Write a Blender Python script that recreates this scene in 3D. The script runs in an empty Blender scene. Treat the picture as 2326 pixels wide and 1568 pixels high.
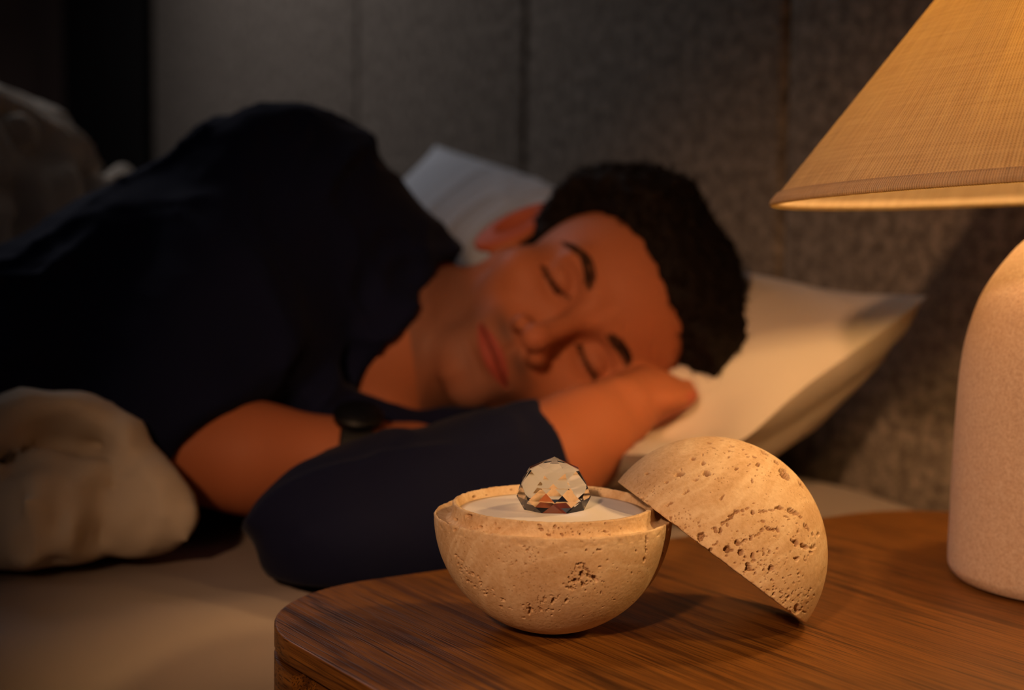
import bpy, bmesh, math, random
import numpy as np
from mathutils import Vector, Matrix, noise
from mathutils.bvhtree import BVHTree

R = math.radians
random.seed(7)
rng = np.random.default_rng(11)
SC = bpy.context.scene
COL = SC.collection

# ------------------------------------------------------------------ camera
IMG_W, IMG_H, FPX = 2326, 1568, 3500.0
TAB_Z = 0.52                       # nightstand top above the floor
CAM_LOC = np.array([0.787, -0.970, TAB_Z + 0.2165])
TH, PITCH, ROLL = R(-59.0), R(5.2), R(0.8)
_r0 = np.array([math.cos(TH), -math.sin(TH), 0.0])
_f0 = np.array([math.sin(TH), math.cos(TH), 0.0])
_u0 = np.array([0, 0, 1.0])
CF = _f0 * math.cos(PITCH) - _u0 * math.sin(PITCH)
_up = _f0 * math.sin(PITCH) + _u0 * math.cos(PITCH)
CR = _r0 * math.cos(ROLL) + _up * math.sin(ROLL)
CU = -_r0 * math.sin(ROLL) + _up * math.cos(ROLL)


def P(px, py, d):
    """world point seen at photo pixel (px, py) at depth d along the view axis"""
    return CAM_LOC + d * (CF + CR * (px - IMG_W / 2) / FPX + CU * (IMG_H / 2 - py) / FPX)


def proj(p):
    q = np.asarray(p) - CAM_LOC
    z = q @ CF
    return IMG_W / 2 + FPX * (q @ CR) / z, IMG_H / 2 - FPX * (q @ CU) / z, z


cam_d = bpy.data.cameras.new('camera')
cam = bpy.data.objects.new('camera', cam_d)
COL.objects.link(cam)
cam.matrix_world = Matrix(((CR[0], CU[0], -CF[0], CAM_LOC[0]),
                           (CR[1], CU[1], -CF[1], CAM_LOC[1]),
                           (CR[2], CU[2], -CF[2], CAM_LOC[2]),
                           (0, 0, 0, 1)))
cam_d.sensor_fit = 'HORIZONTAL'
cam_d.sensor_width = 36.0
cam_d.lens = FPX / IMG_W * 36.0
cam_d.clip_start = 0.02
cam_d.dof.use_dof = True
cam_d.dof.focus_distance = 0.765
cam_d.dof.aperture_fstop = 4.9
cam_d.dof.aperture_blades = 0
SC.camera = cam

SC.view_settings.view_transform = 'Standard'
SC.view_settings.look = 'None'
SC.view_settings.gamma = 1.0
SC.view_settings.use_curve_mapping = False
SC.view_settings.exposure = 0.0
SC.cycles.use_denoising = True
SC.cycles.max_bounces = 12
SC.cycles.transmission_bounces = 12
SC.cycles.sample_clamp_indirect = 4.0
SC.cycles.caustics_reflective = True
SC.cycles.caustics_refractive = True
SC.cycles.blur_glossy = 0.4

# ------------------------------------------------------------------ light
world = bpy.data.worlds.new('night_room')
SC.world = world
world.use_nodes = True
world.node_tree.nodes['Background'].inputs[0].default_value = (0.75, 0.82, 1.0, 1)
world.node_tree.nodes['Background'].inputs[1].default_value = 0.020


def aim(ob, target):
    d = Vector(target) - ob.location
    ob.rotation_euler = d.to_track_quat('-Z', 'Y').to_euler()


def light(name, kind, loc, target, energy, color, **kw):
    L = bpy.data.lights.new(name, kind)
    L.energy = energy
    L.color = color
    for k, v in kw.items():
        setattr(L, k, v)
    o = bpy.data.objects.new(name, L)
    COL.objects.link(o)
    o.location = loc
    aim(o, target)
    return o


# unseen warm studio key light, high on the left of the camera
light('key_spot_light', 'SPOT', tuple(CAM_LOC + -0.47 * _r0 - 0.70 * _f0 + np.array([0, 0, 0.62])),
      tuple(P(1500, 960, 0.95)), 78.0, (1.0, 0.545, 0.285), spot_size=R(27), spot_blend=1.0, shadow_soft_size=0.05)
# unseen studio spot on the right, added to strengthen the table lamp's light
light('side_studio_light', 'SPOT', tuple(CAM_LOC + 0.72 * _r0 + 0.42 * _f0 + np.array([0, 0, 0.34])),
      tuple(P(1490, 1250, 0.77)), 14.0, (1.0, 0.58, 0.22), spot_size=R(17), spot_blend=1.0, shadow_soft_size=0.035)
# cool fill panel added above the bed to lift headboard and rear pillow
light('cool_fill_light', 'AREA', (-1.55, -0.55, 1.66), (-1.15, -0.10, 0.6), 3.4, (0.93, 0.92, 1.0),
      shape='RECTANGLE', size=0.5, size_y=0.5)
BULB_POWER = 205.0


# ------------------------------------------------------------------ helpers
def tag(o, label=None, cat=None, group=None, kind=None):
    if label: o['label'] = label
    if cat: o['category'] = cat
    if group: o['group'] = group
    if kind: o['kind'] = kind
    return o


def empty(name, loc=(0, 0, 0), rot=None):
    o = bpy.data.objects.new(name, None)
    o.empty_display_size = 0.05
    COL.objects.link(o)
    o.location = loc
    if rot is not None:
        o.rotation_euler = rot
    return o


def link_mesh(name, verts, faces, mat=None, parent=None, smooth=True):
    me = bpy.data.meshes.new(name)
    if isinstance(verts, np.ndarray):
        verts = verts.tolist()
    if isinstance(faces, np.ndarray):
        faces = faces.tolist()
    me.from_pydata(verts, [], faces)
    if smooth:
        me.polygons.foreach_set('use_smooth', [True] * len(me.polygons))
    me.update()
    o = bpy.data.objects.new(name, me)
    COL.objects.link(o)
    if mat: me.materials.append(mat)
    if parent:
        o.parent = parent
        bpy.context.view_layer.update()
        o.matrix_parent_inverse = Matrix()
    return o


def to_local(o, parent):
    """parent keeps its transform; the child's mesh was given in world space"""
    bpy.context.view_layer.update()
    o.parent = parent
    o.matrix_parent_inverse = parent.matrix_world.inverted()


def bm_obj(name, bm, mat=None, parent=None, smooth=False):
    me = bpy.data.meshes.new(name)
    bm.normal_update()
    bm.to_mesh(me)
    bm.free()
    if smooth:
        me.polygons.foreach_set('use_smooth', [True] * len(me.polygons))
    o = bpy.data.objects.new(name, me)
    COL.objects.link(o)
    if mat: me.materials.append(mat)
    if parent: o.parent = parent
    return o


def box_bm(x0, x1, y0, y1, z0, z1, bevel=0.0, seg=3):
    bm = bmesh.new()
    bmesh.ops.create_cube(bm, size=1.0)
    for v in bm.verts:
        v.co = Vector(((x0 + x1) / 2 + v.co.x * (x1 - x0), (y0 + y1) / 2 + v.co.y * (y1 - y0), (z0 + z1) / 2 + v.co.z * (z1 - z0)))
    if bevel > 0:
        bmesh.ops.bevel(bm, geom=bm.edges[:], offset=bevel, segments=seg, affect='EDGES', profile=0.5)
    return bm


def rounded_prism(x0, x1, y0, y1, r, z0, z1, edge=0.0015, n=16, inset=0.0):
    """slab with rounded plan corners and a small round-over on its rims"""
    pts = []
    x0 += inset; x1 -= inset; y0 += inset; y1 -= inset; r = max(r - inset, 0.001)
    for cx, cy, a0 in ((x1 - r, y1 - r, 0), (x0 + r, y1 - r, 90), (x0 + r, y0 + r, 180), (x1 - r, y0 + r, 270)):
        for i in range(n + 1):
            a = R(a0 + 90 * i / n)
            pts.append((cx, cy, math.cos(a), math.sin(a)))
    prof = []
    m = 4
    for i in range(m + 1):
        a = R(90 * i / m)
        prof.append((r - edge + edge * math.sin(a), z0 + edge - edge * math.cos(a)))
    for i in range(m + 1):
        a = R(90 * i / m)
        prof.append((r - edge + edge * math.cos(a), z1 - edge + edge * math.sin(a)))
    bm = bmesh.new()
    rings = []
    for (rr, z) in prof:
        rings.append([bm.verts.new((cx + c * rr, cy + s * rr, z)) for cx, cy, c, s in pts])
    N = len(pts)
    for a, b in zip(rings[:-1], rings[1:]):
        for i in range(N):
            f = bm.faces.new((a[i], a[(i + 1) % N], b[(i + 1) % N], b[i]))
            f.smooth = True
    bm.faces.new(list(reversed(rings[0])))
    bm.faces.new(rings[-1])
    return bm


# ---- numpy noise
def _hash(ix, iy, iz, seed):
    h = (ix * 374761393 + iy * 668265263 + iz * 2147483647 + seed * 1274126177) & 0xFFFFFFFF
    h = ((h ^ (h >> 13)) * 1274126177) & 0xFFFFFFFF
    h = ((h ^ (h >> 15)) * 2246822519) & 0xFFFFFFFF
    return ((h ^ (h >> 16)) & 0xFFFFFF) / float(0xFFFFFF) * 2 - 1


def vnoise(p, scale=1.0, seed=0):
    q = p * scale + 100.0
    i = np.floor(q).astype(np.int64)
    f = q - i
    f = f * f * f * (f * (f * 6 - 15) + 10)
    r = 0
    for dx in (0, 1):
        wx = f[..., 0] if dx else 1 - f[..., 0]
        for dy in (0, 1):
            wy = f[..., 1] if dy else 1 - f[..., 1]
            for dz in (0, 1):
                wz = f[..., 2] if dz else 1 - f[..., 2]
                r = r + wx * wy * wz * _hash(i[..., 0] + dx, i[..., 1] + dy, i[..., 2] + dz, seed)
    return r


def fbm(p, scale, octs=3, seed=0):
    a, s, r = 1.0, scale, 0
    for k in range(octs):
        r = r + a * vnoise(p, s, seed + k * 17)
        a *= 0.5
        s *= 2.03
    return r


# ---- signed distance pieces
def smin(a, b, k):
    h = np.clip(0.5 + 0.5 * (b - a) / k, 0, 1)
    return b * (1 - h) + a * h - k * h * (1 - h)


def smax(a, b, k):
    return -smin(-a, -b, k)


def sd_cone(p, a, b, ra, rb):
    """round cone"""
    a = np.asarray(a, float); b = np.asarray(b, float)
    ab = b - a
    t = np.clip(((p - a) @ ab) / (ab @ ab), 0, 1)
    return np.linalg.norm(p - a - t[..., None] * ab, axis=-1) - (ra + (rb - ra) * t)


def sd_ell(p, c, r, rot=None):
    q = p - np.asarray(c, float)
    if rot is not None:
        q = q @ rot
    r = np.asarray(r, float)
    k0 = np.linalg.norm(q / r, axis=-1)
    k1 = np.linalg.norm(q / (r * r), axis=-1)
    return k0 * (k0 - 1.0) / np.maximum(k1, 1e-6)


def sd_sph(p, c, r):
    return np.linalg.norm(p - np.asarray(c, float), axis=-1) - r


def chain(p, pts, k=0.02):
    """pts: list of (point, radius); smooth union of round cones"""
    d = None
    for (a, ra), (b, rb) in zip(pts[:-1], pts[1:]):
        e = sd_cone(p, a, b, ra, rb)
        d = e if d is None else smin(d, e, k)
    return d


def rotz3(ax, ay, az):
    return np.array(Matrix.Rotation(az, 3, 'Z') @ Matrix.Rotation(ay, 3, 'Y') @ Matrix.Rotation(ax, 3, 'X'))


def surface_nets(fn, lo, hi, h, B=8):
    lo = np.asarray(lo, float); hi = np.asarray(hi, float)
    nb = np.ceil((hi - lo) / (h * B)).astype(int)
    n = nb * B
    cx = [lo[i] + (np.arange(nb[i]) + 0.5) * h * B - 0.5 * h for i in range(3)]
    G = np.stack(np.meshgrid(*cx, indexing='ij'), -1).reshape(-1, 3)
    cv = fn(G)
    act = np.abs(cv) < h * B * 0.5 * 1.74 * 1.5 + 0.004
    D = np.repeat(np.repeat(np.repeat(cv.reshape(nb), B, 0), B, 1), B, 2).astype(np.float32)
    idx = np.argwhere(act.reshape(nb))
    off = np.stack(np.meshgrid(*[np.arange(B)] * 3, indexing='ij'), -1).reshape(-1, 3)
    for s in range(0, len(idx), 400):
        blk = idx[s:s + 400]
        nodes = (blk[:, None, :] * B + off[None]).reshape(-1, 3)
        D[nodes[:, 0], nodes[:, 1], nodes[:, 2]] = fn(lo + nodes * h)
    S = D < 0
    cell = np.zeros(tuple(n - 1), np.int8)
    for dx in (0, 1):
        for dy in (0, 1):
            for dz in (0, 1):
                cell += S[dx:n[0] - 1 + dx, dy:n[1] - 1 + dy, dz:n[2] - 1 + dz]
    ci = np.argwhere((cell > 0) & (cell < 8))
    vid = -np.ones(tuple(n - 1), np.int64)
    vid[ci[:, 0], ci[:, 1], ci[:, 2]] = np.arange(len(ci))
    acc = np.zeros((len(ci), 3)); cnt = np.zeros(len(ci))
    corners = [(a, b, c) for a in (0, 1) for b in (0, 1) for c in (0, 1)]
    for a in corners:
        for ax in range(3):
            if a[ax] == 1: continue
            b = list(a); b[ax] = 1
            va = D[ci[:, 0] + a[0], ci[:, 1] + a[1], ci[:, 2] + a[2]]
            vb = D[ci[:, 0] + b[0], ci[:, 1] + b[1], ci[:, 2] + b[2]]
            m = (va < 0) != (vb < 0)
            t = np.where(m, va / np.where(m, va - vb, 1), 0)
            pt = np.tile(np.array(a, float), (len(ci), 1))
            pt[:, ax] += t
            acc += pt * m[:, None]; cnt += m
    V = lo + (ci + acc / np.maximum(cnt, 1)[:, None]) * h
    F = []
    for ax in range(3):
        u, v = (ax + 1) % 3, (ax + 2) % 3
        s0 = [slice(0, n[i]) for i in range(3)]
        a = S[tuple(slice(0, n[i] - 1) if i == ax else slice(1, n[i] - 1) for i in range(3))]
        b = S[tuple(slice(1, n[i]) if i == ax else slice(1, n[i] - 1) for i in range(3))]
        e = np.argwhere(a != b)
        if len(e) == 0: continue
        inside = a[e[:, 0], e[:, 1], e[:, 2]]
        e = e.copy()
        for i in range(3):
            if i != ax: e[:, i] += 1
        def g(du, dv):
            q = e.copy(); q[:, u] -= du; q[:, v] -= dv
            return vid[q[:, 0], q[:, 1], q[:, 2]]
        quad = np.stack([g(1, 1), g(0, 1), g(0, 0), g(1, 0)], 1)
        quad[~inside] = quad[~inside][:, ::-1]
        F.append(quad)
    F = np.concatenate(F)
    F = F[(F >= 0).all(1)]
    return V, F


def project(V, fn, it=3, eps=0.0003, maxstep=0.004):
    V = V.copy()
    for _ in range(it):
        d = fn(V)
        g = np.stack([fn(V + np.eye(3)[i] * eps) - d for i in range(3)], 1) / eps
        gn = np.maximum((g * g).sum(1), 0.05)
        st = -(d / gn)[:, None] * g
        L = np.linalg.norm(st, axis=1, keepdims=True)
        st *= np.minimum(1, maxstep / np.maximum(L, 1e-9))
        V += st
    return V


def set_attr(o, name, vals):
    me = o.data
    if vals.ndim == 1:
        a = me.attributes.new(name, 'FLOAT', 'POINT')
        a.data.foreach_set('value', vals.astype(np.float32))
    else:
        a = me.attributes.new(name, 'FLOAT_COLOR', 'POINT')
        c = np.ones((len(vals), 4), np.float32); c[:, :3] = vals
        a.data.foreach_set('color', c.ravel())


# ---- materials
class NT:
    def __init__(self, name, color=(0.8, 0.8, 0.8), rough=0.7, spec=0.3, **kw):
        m = bpy.data.materials.new(name)
        m.use_nodes = True
        self.m = m
        self.t = m.node_tree
        self.b = self.t.nodes['Principled BSDF']
        self.out = self.t.nodes['Material Output']
        self.b.inputs['Base Color'].default_value = (*color, 1)
        self.b.inputs['Roughness'].default_value = rough
        self.b.inputs['Specular IOR Level'].default_value = spec
        for k, v in kw.items():
            self.b.inputs[k].default_value = v

    def n(self, typ, ins=None, **attrs):
        nd = self.t.nodes.new(typ)
        for k, v in attrs.items(): setattr(nd, k, v)
        for k, v in (ins or {}).items():
            if hasattr(v, 'is_output') or isinstance(v, bpy.types.NodeSocket):
                self.t.links.new(v, nd.inputs[k])
            else:
                nd.inputs[k].default_value = v
        return nd

    def link(self, a, b): self.t.links.new(a, b)

    def coords(self, kind='Object', scale=(1, 1, 1), rot=(0, 0, 0)):
        tc = self.n('ShaderNodeTexCoord')
        mp = self.n('ShaderNodeMapping', {'Vector': tc.outputs[kind], 'Scale': scale, 'Rotation': rot})
        return mp.outputs[0]

    def noise(self, vec, scale, detail=4, rough=0.5, dist=0.0):
        return self.n('ShaderNodeTexNoise', {'Vector': vec, 'Scale': scale, 'Detail': detail, 'Roughness': rough, 'Distortion': dist}).outputs[0]

    def ramp(self, fac, stops):
        r = self.n('ShaderNodeValToRGB', {'Fac': fac})
        el = r.color_ramp.elements
        while len(el) > 1: el.remove(el[-1])
        el[0].position, el[0].color = stops[0][0], (*stops[0][1], 1)
        for p, c in stops[1:]:
            e = el.new(p); e.color = (*c, 1)
        return r.outputs[0]

    def mix(self, fac, a, b, mode='MIX'):
        nd = self.n('ShaderNodeMix', data_type='RGBA', blend_type=mode)
        for k, v in ((0, fac), (6, a), (7, b)):
            if isinstance(v, bpy.types.NodeSocket): self.link(v, nd.inputs[k])
            elif isinstance(v, tuple): nd.inputs[k].default_value = (*v, 1) if len(v) == 3 else v
            else: nd.inputs[k].default_value = v
        return nd.outputs[2]

    def math(self, op, a, b=0.0):
        nd = self.n('ShaderNodeMath', operation=op)
        for k, v in ((0, a), (1, b)):
            if isinstance(v, bpy.types.NodeSocket): self.link(v, nd.inputs[k])
            else: nd.inputs[k].default_value = v
        return nd.outputs[0]

    def bump(self, h, strength=0.3, dist=0.001):
        b = self.n('ShaderNodeBump', {'Height': h, 'Strength': strength, 'Distance': dist})
        self.link(b.outputs[0], self.b.inputs['Normal'])

    def color(self, s): self.link(s, self.b.inputs['Base Color'])


def mat_travertine(name, rot):
    M = NT(name, rough=0.72, spec=0.25)
    v = M.coords('Object', (1, 1, 1), rot)
    warp = M.n('ShaderNodeVectorMath', {0: v}, operation='ADD')
    nz = M.n('ShaderNodeTexNoise', {'Vector': v, 'Scale': 18.0, 'Detail': 2.0})
    sc = M.n('ShaderNodeVectorMath', {0: nz.outputs[1]}, operation='SCALE'); sc.inputs['Scale'].default_value = 0.02
    M.link(sc.outputs[0], warp.inputs[1])
    mp = M.n('ShaderNodeMapping', {'Vector': warp.outputs[0], 'Scale': (9, 9, 62)})
    bands = M.noise(mp.outputs[0], 1.0, 3, 0.55)
    fine = M.noise(v, 420.0, 4, 0.7)
    med = M.noise(v, 60.0, 4, 0.6)
    c = M.ramp(bands, [(0.34, (0.55, 0.345, 0.17)), (0.44, (0.68, 0.46, 0.25)), (0.50, (0.82, 0.63, 0.40)), (0.57, (0.66, 0.44, 0.23)), (0.68, (0.84, 0.66, 0.43))])
    c = M.mix(0.25, c, M.ramp(med, [(0.3, (0.52, 0.32, 0.15)), (0.65, (0.80, 0.60, 0.38))]))
    c = M.mix(0.25, c, M.ramp(fine, [(0.35, (0.42, 0.28, 0.16)), (0.6, (0.78, 0.65, 0.5))]))
    at = M.n('ShaderNodeAttribute', attribute_name='pit')
    c = M.mix(at.outputs['Fac'], c, (0.30, 0.15, 0.06))
    # scattered specks
    vo = M.n('ShaderNodeTexVoronoi', {'Vector': v, 'Scale': 520.0, 'Randomness': 1.0})
    sp = M.math('MULTIPLY', M.math('LESS_THAN', vo.outputs['Distance'], 0.22), M.math('GREATER_THAN', M.noise(v, 70.0, 3, 0.6), 0.56))
    c = M.mix(M.math('MULTIPLY', sp, 0.55), c, (0.28, 0.15, 0.07))
    M.color(c)
    h = M.math('SUBTRACT', M.math('ADD', M.math('MULTIPLY', fine, 0.6), M.math('MULTIPLY', med, 0.4)), sp)
    M.bump(h, 0.6, 0.0005)
    return M.m


def mat_wood(name, dark=1.0):
    M = NT(name, rough=0.45, spec=0.3)
    v = M.coords('Object', (1, 1, 1))
    n1 = M.n('ShaderNodeTexNoise', {'Vector': M.n('ShaderNodeMapping', {'Vector': v, 'Scale': (2.6, 9, 9)}).outputs[0], 'Scale': 1.0, 'Detail': 3.0, 'Distortion': 0.6})
    mp = M.n('ShaderNodeMapping', {'Vector': v, 'Scale': (3.0, 95.0, 95.0)})
    add = M.n('ShaderNodeVectorMath', {0: mp.outputs[0], 1: M.n('ShaderNodeVectorMath', {0: n1.outputs[1], 1: (2.5, 2.5, 2.5)}, operation='MULTIPLY').outputs[0]}, operation='ADD')
    g = M.noise(add.outputs[0], 1.0, 5, 0.65)
    mp2 = M.n('ShaderNodeMapping', {'Vector': v, 'Scale': (11.0, 1000.0, 1000.0)})
    pores = M.noise(mp2.outputs[0], 1.0, 2, 0.5)
    k = dark
    c = M.ramp(g, [(0.30, (0.060 * k, 0.020 * k, 0.004 * k)), (0.42, (0.150 * k, 0.056 * k, 0.010 * k)), (0.52, (0.300 * k, 0.120 * k, 0.020 * k)), (0.60, (0.190 * k, 0.072 * k, 0.012 * k)), (0.72, (0.31 * k, 0.130 * k, 0.024 * k))])
    pm = M.ramp(pores, [(0.38, (0.0,) * 3), (0.47, (1.0,) * 3)])
    c = M.mix(M.math('MULTIPLY', M.math('SUBTRACT', 1.0, pm), 0.75), c, (0.035 * k, 0.013 * k, 0.004 * k))
    M.color(c)
    M.bump(M.math('ADD', pm, M.math('MULTIPLY', g, 0.5)), 0.35, 0.0004)
    return M.m


def mat_headboard():
    M = NT('grey_woven_upholstery', rough=0.95, spec=0.1)
    v = M.coords('Object')
    a = M.noise(M.n('ShaderNodeMapping', {'Vector': v, 'Scale': (75, 75, 75)}).outputs[0], 1.0, 4, 0.6)
    b = M.noise(M.n('ShaderNodeMapping', {'Vector': v, 'Scale': (420, 420, 300)}).outputs[0], 1.0, 2, 0.6)
    c2 = M.noise(M.n('ShaderNodeMapping', {'Vector': v, 'Scale': (300, 300, 460)}).outputs[0], 1.0, 2, 0.6)
    w = M.math('ADD', M.math('MULTIPLY', b, 0.5), M.math('MULTIPLY', c2, 0.5))
    s = M.math('ADD', M.math('MULTIPLY', a, 0.5), M.math('MULTIPLY', w, 0.5))
    M.color(M.ramp(s, [(0.38, (0.09, 0.071, 0.053)), (0.5, (0.20, 0.162, 0.126)), (0.62, (0.36, 0.295, 0.23))]))
    M.bump(w, 0.5, 0.001)
    return M.m


def mat_cloth(name, color, rough=0.9, scale=900, sheen=0.0, bstr=0.25, spec=0.15):
    M = NT(name, color, rough, spec)
    v = M.coords('Object')
    a = M.noise(v, scale, 2, 0.5)
    b = M.noise(v, 7.0, 3, 0.5)
    c = M.mix(M.math('MULTIPLY', b, 0.25), color, tuple(x * 0.82 for x in color))
    M.color(c)
    M.bump(a, bstr, 0.0006)
    if sheen:
        M.b.inputs['Sheen Weight'].default_value = sheen
        M.b.inputs['Sheen Roughness'].default_value = 0.4
    return M.m


def mat_skin():
    M = NT('skin', rough=0.6, spec=0.2)
    at = M.n('ShaderNodeAttribute', attribute_name='tone')
    v = M.coords('Object')
    nz = M.noise(v, 60, 4, 0.6)
    M.color(M.mix(M.math('MULTIPLY', nz, 0.22), at.outputs['Color'], (0.30, 0.10, 0.05)))
    M.b.inputs['Subsurface Weight'].default_value = 0.12
    M.b.inputs['Subsurface Radius'].default_value = (1.0, 0.35, 0.15)
    M.b.inputs['Subsurface Scale'].default_value = 0.006
    M.bump(M.noise(v, 900, 3, 0.6), 0.15, 0.0004)
    return M.m


def mat_plain(name, color, rough=0.6, spec=0.3, **kw):
    return NT(name, color, rough, spec, **kw).m


def mat_lamp_base():
    M = NT('speckled_cream_ceramic', rough=0.6, spec=0.25)
    v = M.coords('Object')
    a = M.noise(v, 520, 3, 0.7)
    b = M.noise(v, 90, 3, 0.6)
    c = M.ramp(a, [(0.3, (0.58, 0.42, 0.32)), (0.5, (0.72, 0.57, 0.46)), (0.7, (0.82, 0.70, 0.6))])
    M.color(M.mix(M.math('MULTIPLY', b, 0.35), c, (0.62, 0.47, 0.37)))
    M.bump(M.math('ADD', M.math('MULTIPLY', a, 0.7), b), 0.45, 0.0008)
    return M.m


def mat_shade():
    M = NT('cream_linen_shade', rough=0.9, spec=0.05)
    tc = M.n('ShaderNodeTexCoord')
    uv = M.n('ShaderNodeSeparateXYZ', {0: tc.outputs['UV']})
    nz = M.noise(tc.outputs['UV'], 160.0, 2, 0.5)
    wob = M.math('MULTIPLY', nz, 1.3)
    TAU = 2 * math.pi
    a = M.math('SINE', M.math('ADD', M.math('MULTIPLY', uv.outputs[0], TAU * 720), wob))
    b = M.math('SINE', M.math('ADD', M.math('MULTIPLY', uv.outputs[1], TAU * 720), wob))
    w = M.math('MULTIPLY', a, b)
    w2 = M.math('ADD', M.math('MULTIPLY', w, 0.35), M.math('MULTIPLY', a, 0.65))
    slub = M.noise(M.n('ShaderNodeMapping', {'Vector': tc.outputs['UV'], 'Scale': (500, 22, 1)}).outputs[0], 1.0, 3, 0.6)
    slub2 = M.noise(M.n('ShaderNodeMapping', {'Vector': tc.outputs['UV'], 'Scale': (22, 500, 1)}).outputs[0], 1.0, 3, 0.6)
    f = M.math('ADD', M.math('MULTIPLY', w2, 0.16), M.math('ADD', M.math('MULTIPLY', slub, 0.5), M.math('MULTIPLY', slub2, 0.4)))
    col = M.ramp(f, [(0.25, (0.56, 0.43, 0.30)), (0.45, (0.72, 0.59, 0.44)), (0.65, (0.80, 0.69, 0.54))])
    M.color(col)
    tcol = M.ramp(f, [(0.2, (0.62, 0.44, 0.11)), (0.45, (0.86, 0.68, 0.21)), (0.7, (0.96, 0.82, 0.30))])
    M.bump(w2, 0.5, 0.0006)
    tr = M.n('ShaderNodeBsdfTranslucent', {'Color': tcol})
    mx = M.n('ShaderNodeMixShader', {0: 0.42, 1: M.b.outputs[0], 2: tr.outputs[0]})
    M.link(mx.outputs[0], M.out.inputs[0])
    return M.m


def mat_glass():
    M = NT('clear_crystal', (1, 1, 1), 0.0, 0.5)
    M.b.inputs['Transmission Weight'].default_value = 1.0
    M.b.inputs['IOR'].default_value = 1.32
    return M.m


M_wood = mat_wood('oiled_walnut', 0.85)
M_wood_d = mat_wood('oiled_walnut_carcass', 0.8)
M_head = mat_headboard()
M_sheet = mat_cloth('beige_cotton_sheet', (0.36, 0.30, 0.27))
M_duvet = mat_cloth('cream_cotton_duvet', (0.60, 0.51, 0.40))
M_pillow = mat_cloth('cream_pillowcase', (0.70, 0.60, 0.49))
M_pillow_w = mat_cloth('white_pillowcase', (0.76, 0.76, 0.77))
M_shirt = mat_cloth('navy_cotton', (0.0080, 0.0100, 0.032), sheen=0.04, scale=1200, spec=0.08)
M_skin = mat_skin()
M_hair = NT('dark_brown_hair', (0.009, 0.0055, 0.0038), 0.75, 0.12).m
M_brow = NT('dark_brow_hair', (0.045, 0.020, 0.011), 0.8, 0.1).m
M_wax = mat_cloth('white_plaster', (0.80, 0.76, 0.74), rough=0.8, scale=500, bstr=0.1)
M_trav = mat_travertine('travertine_bowl_stone', (R(8), R(52), R(20)))
M_trav2 = mat_travertine('travertine_lid_stone', (R(-30), R(25), R(10)))
M_glass = mat_glass()
M_ceramic = mat_lamp_base()
M_shade = mat_shade()
M_brass = NT('aged_brass', (0.45, 0.3, 0.12), 0.35, 0.5, Metallic=1.0).m
M_black = NT('black_rubber', (0.006, 0.006, 0.006), 0.6, 0.3).m
M_blackglass = NT('black_watch_glass', (0.004, 0.004, 0.005), 0.5, 0.25).m
M_steel = NT('dark_steel', (0.03, 0.03, 0.03), 0.55, 0.4, Metallic=1.0).m
M_curtain = mat_cloth('black_curtain_cloth', (0.010, 0.008, 0.007), scale=700)
M_wall = mat_plain('dark_brown_wall_paint', (0.30, 0.20, 0.16), 0.9, 0.1)
M_floor = mat_wood('dark_floor_boards', 0.5)

# ------------------------------------------------------------------ room
tag(bm_obj('floor', box_bm(-3.4, 2.2, -3.2, 0.16, -0.05, 0.0), M_floor), kind='structure')
tag(bm_obj('wall_back', box_bm(-3.4, 2.2, 0.06, 0.16, 0.0, 2.7), M_wall), kind='structure')
tag(bm_obj('wall_right', box_bm(2.2, 2.3, -3.2, 0.16, 0.0, 2.7), M_wall), kind='structure')
tag(bm_obj('wall_left', box_bm(-3.5, -3.4, -3.2, 0.16, 0.0, 2.7), M_wall), kind='structure')

# headboard of upright upholstered panels
X0P, PW = -1.750, 0.471
hb = empty('headboard', (X0P + PW * 2, 0.055, 0.0))
tag(hb, 'tall dark grey fabric headboard of wide vertical upholstered panels behind the bed', 'headboard')
bpy.context.view_layer.update()
for k in range(-1, 6):
    xa, xb = X0P + k * PW, X0P + (k + 1) * PW
    bm = box_bm(xa + 0.001, xb - 0.001, 0.0, 0.05, 0.02, 1.62, bevel=0.010, seg=5)
    o = bm_obj('panel', bm, M_head, smooth=True)
    to_local(o, hb)
o = bm_obj('back_board', box_bm(X0P - PW + 0.01, X0P + 6 * PW - 0.01, 0.0505, 0.0595, 0.0, 1.60), M_wood_d)
to_local(o, hb)

# dark curtain left of the headboard
def curtain(name, x0, x1, y, z0, z1, nf, amp, mat, label):
    n, m = 220, 12
    V = []; F = []
    for j in range(m + 1):
        for side in (0, 1):
            pass
    us = np.linspace(0, 1, n + 1); zs = np.linspace(z0, z1, m + 1)
    for off in (0.0, 0.006):
        for j, z in enumerate(zs):
            for u in us:
                a = u * nf * 2 * math.pi
                V.append((x0 + (x1 - x0) * u + 0.008 * math.sin(a * 0.5 + z), y + amp * math.sin(a + 0.4 * math.sin(a * 0.37 + z * 0.8)) + off, z))
    N = n + 1; K = (m + 1) * N
    for j in range(m):
        for i in range(n):
            a = j * N + i
            F.append((a, a + 1, a + N + 1, a + N))
            F.append((K + a, K + a + N, K + a + N + 1, K + a + 1))
    for i in range(n):
        F.append((i, K + i, K + i + 1, i + 1)); a = m * N + i
        F.append((a, a + 1, K + a + 1, K + a))
    for j in range(m):
        a = j * N; F.append((a, a + N, K + a + N, K + a)); a = j * N + n
        F.append((a, K + a, K + a + N, a + N))
    o = link_mesh(name, V, F, mat)
    tag(o, label, 'curtain')
    return o
_v = CF + CR * (150 - IMG_W / 2) / FPX + CU * (IMG_H / 2 - 200) / FPX
CUR0 = (CAM_LOC + _v * (0 - CAM_LOC[1]) / _v[1])[0]
curtain('curtain', CUR0, X0P - PW - 0.015, 0.0, 0.02, 2.3, 7, 0.022, M_curtain,
        'black floor-length curtain hanging in folds left of the headboard')

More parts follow.
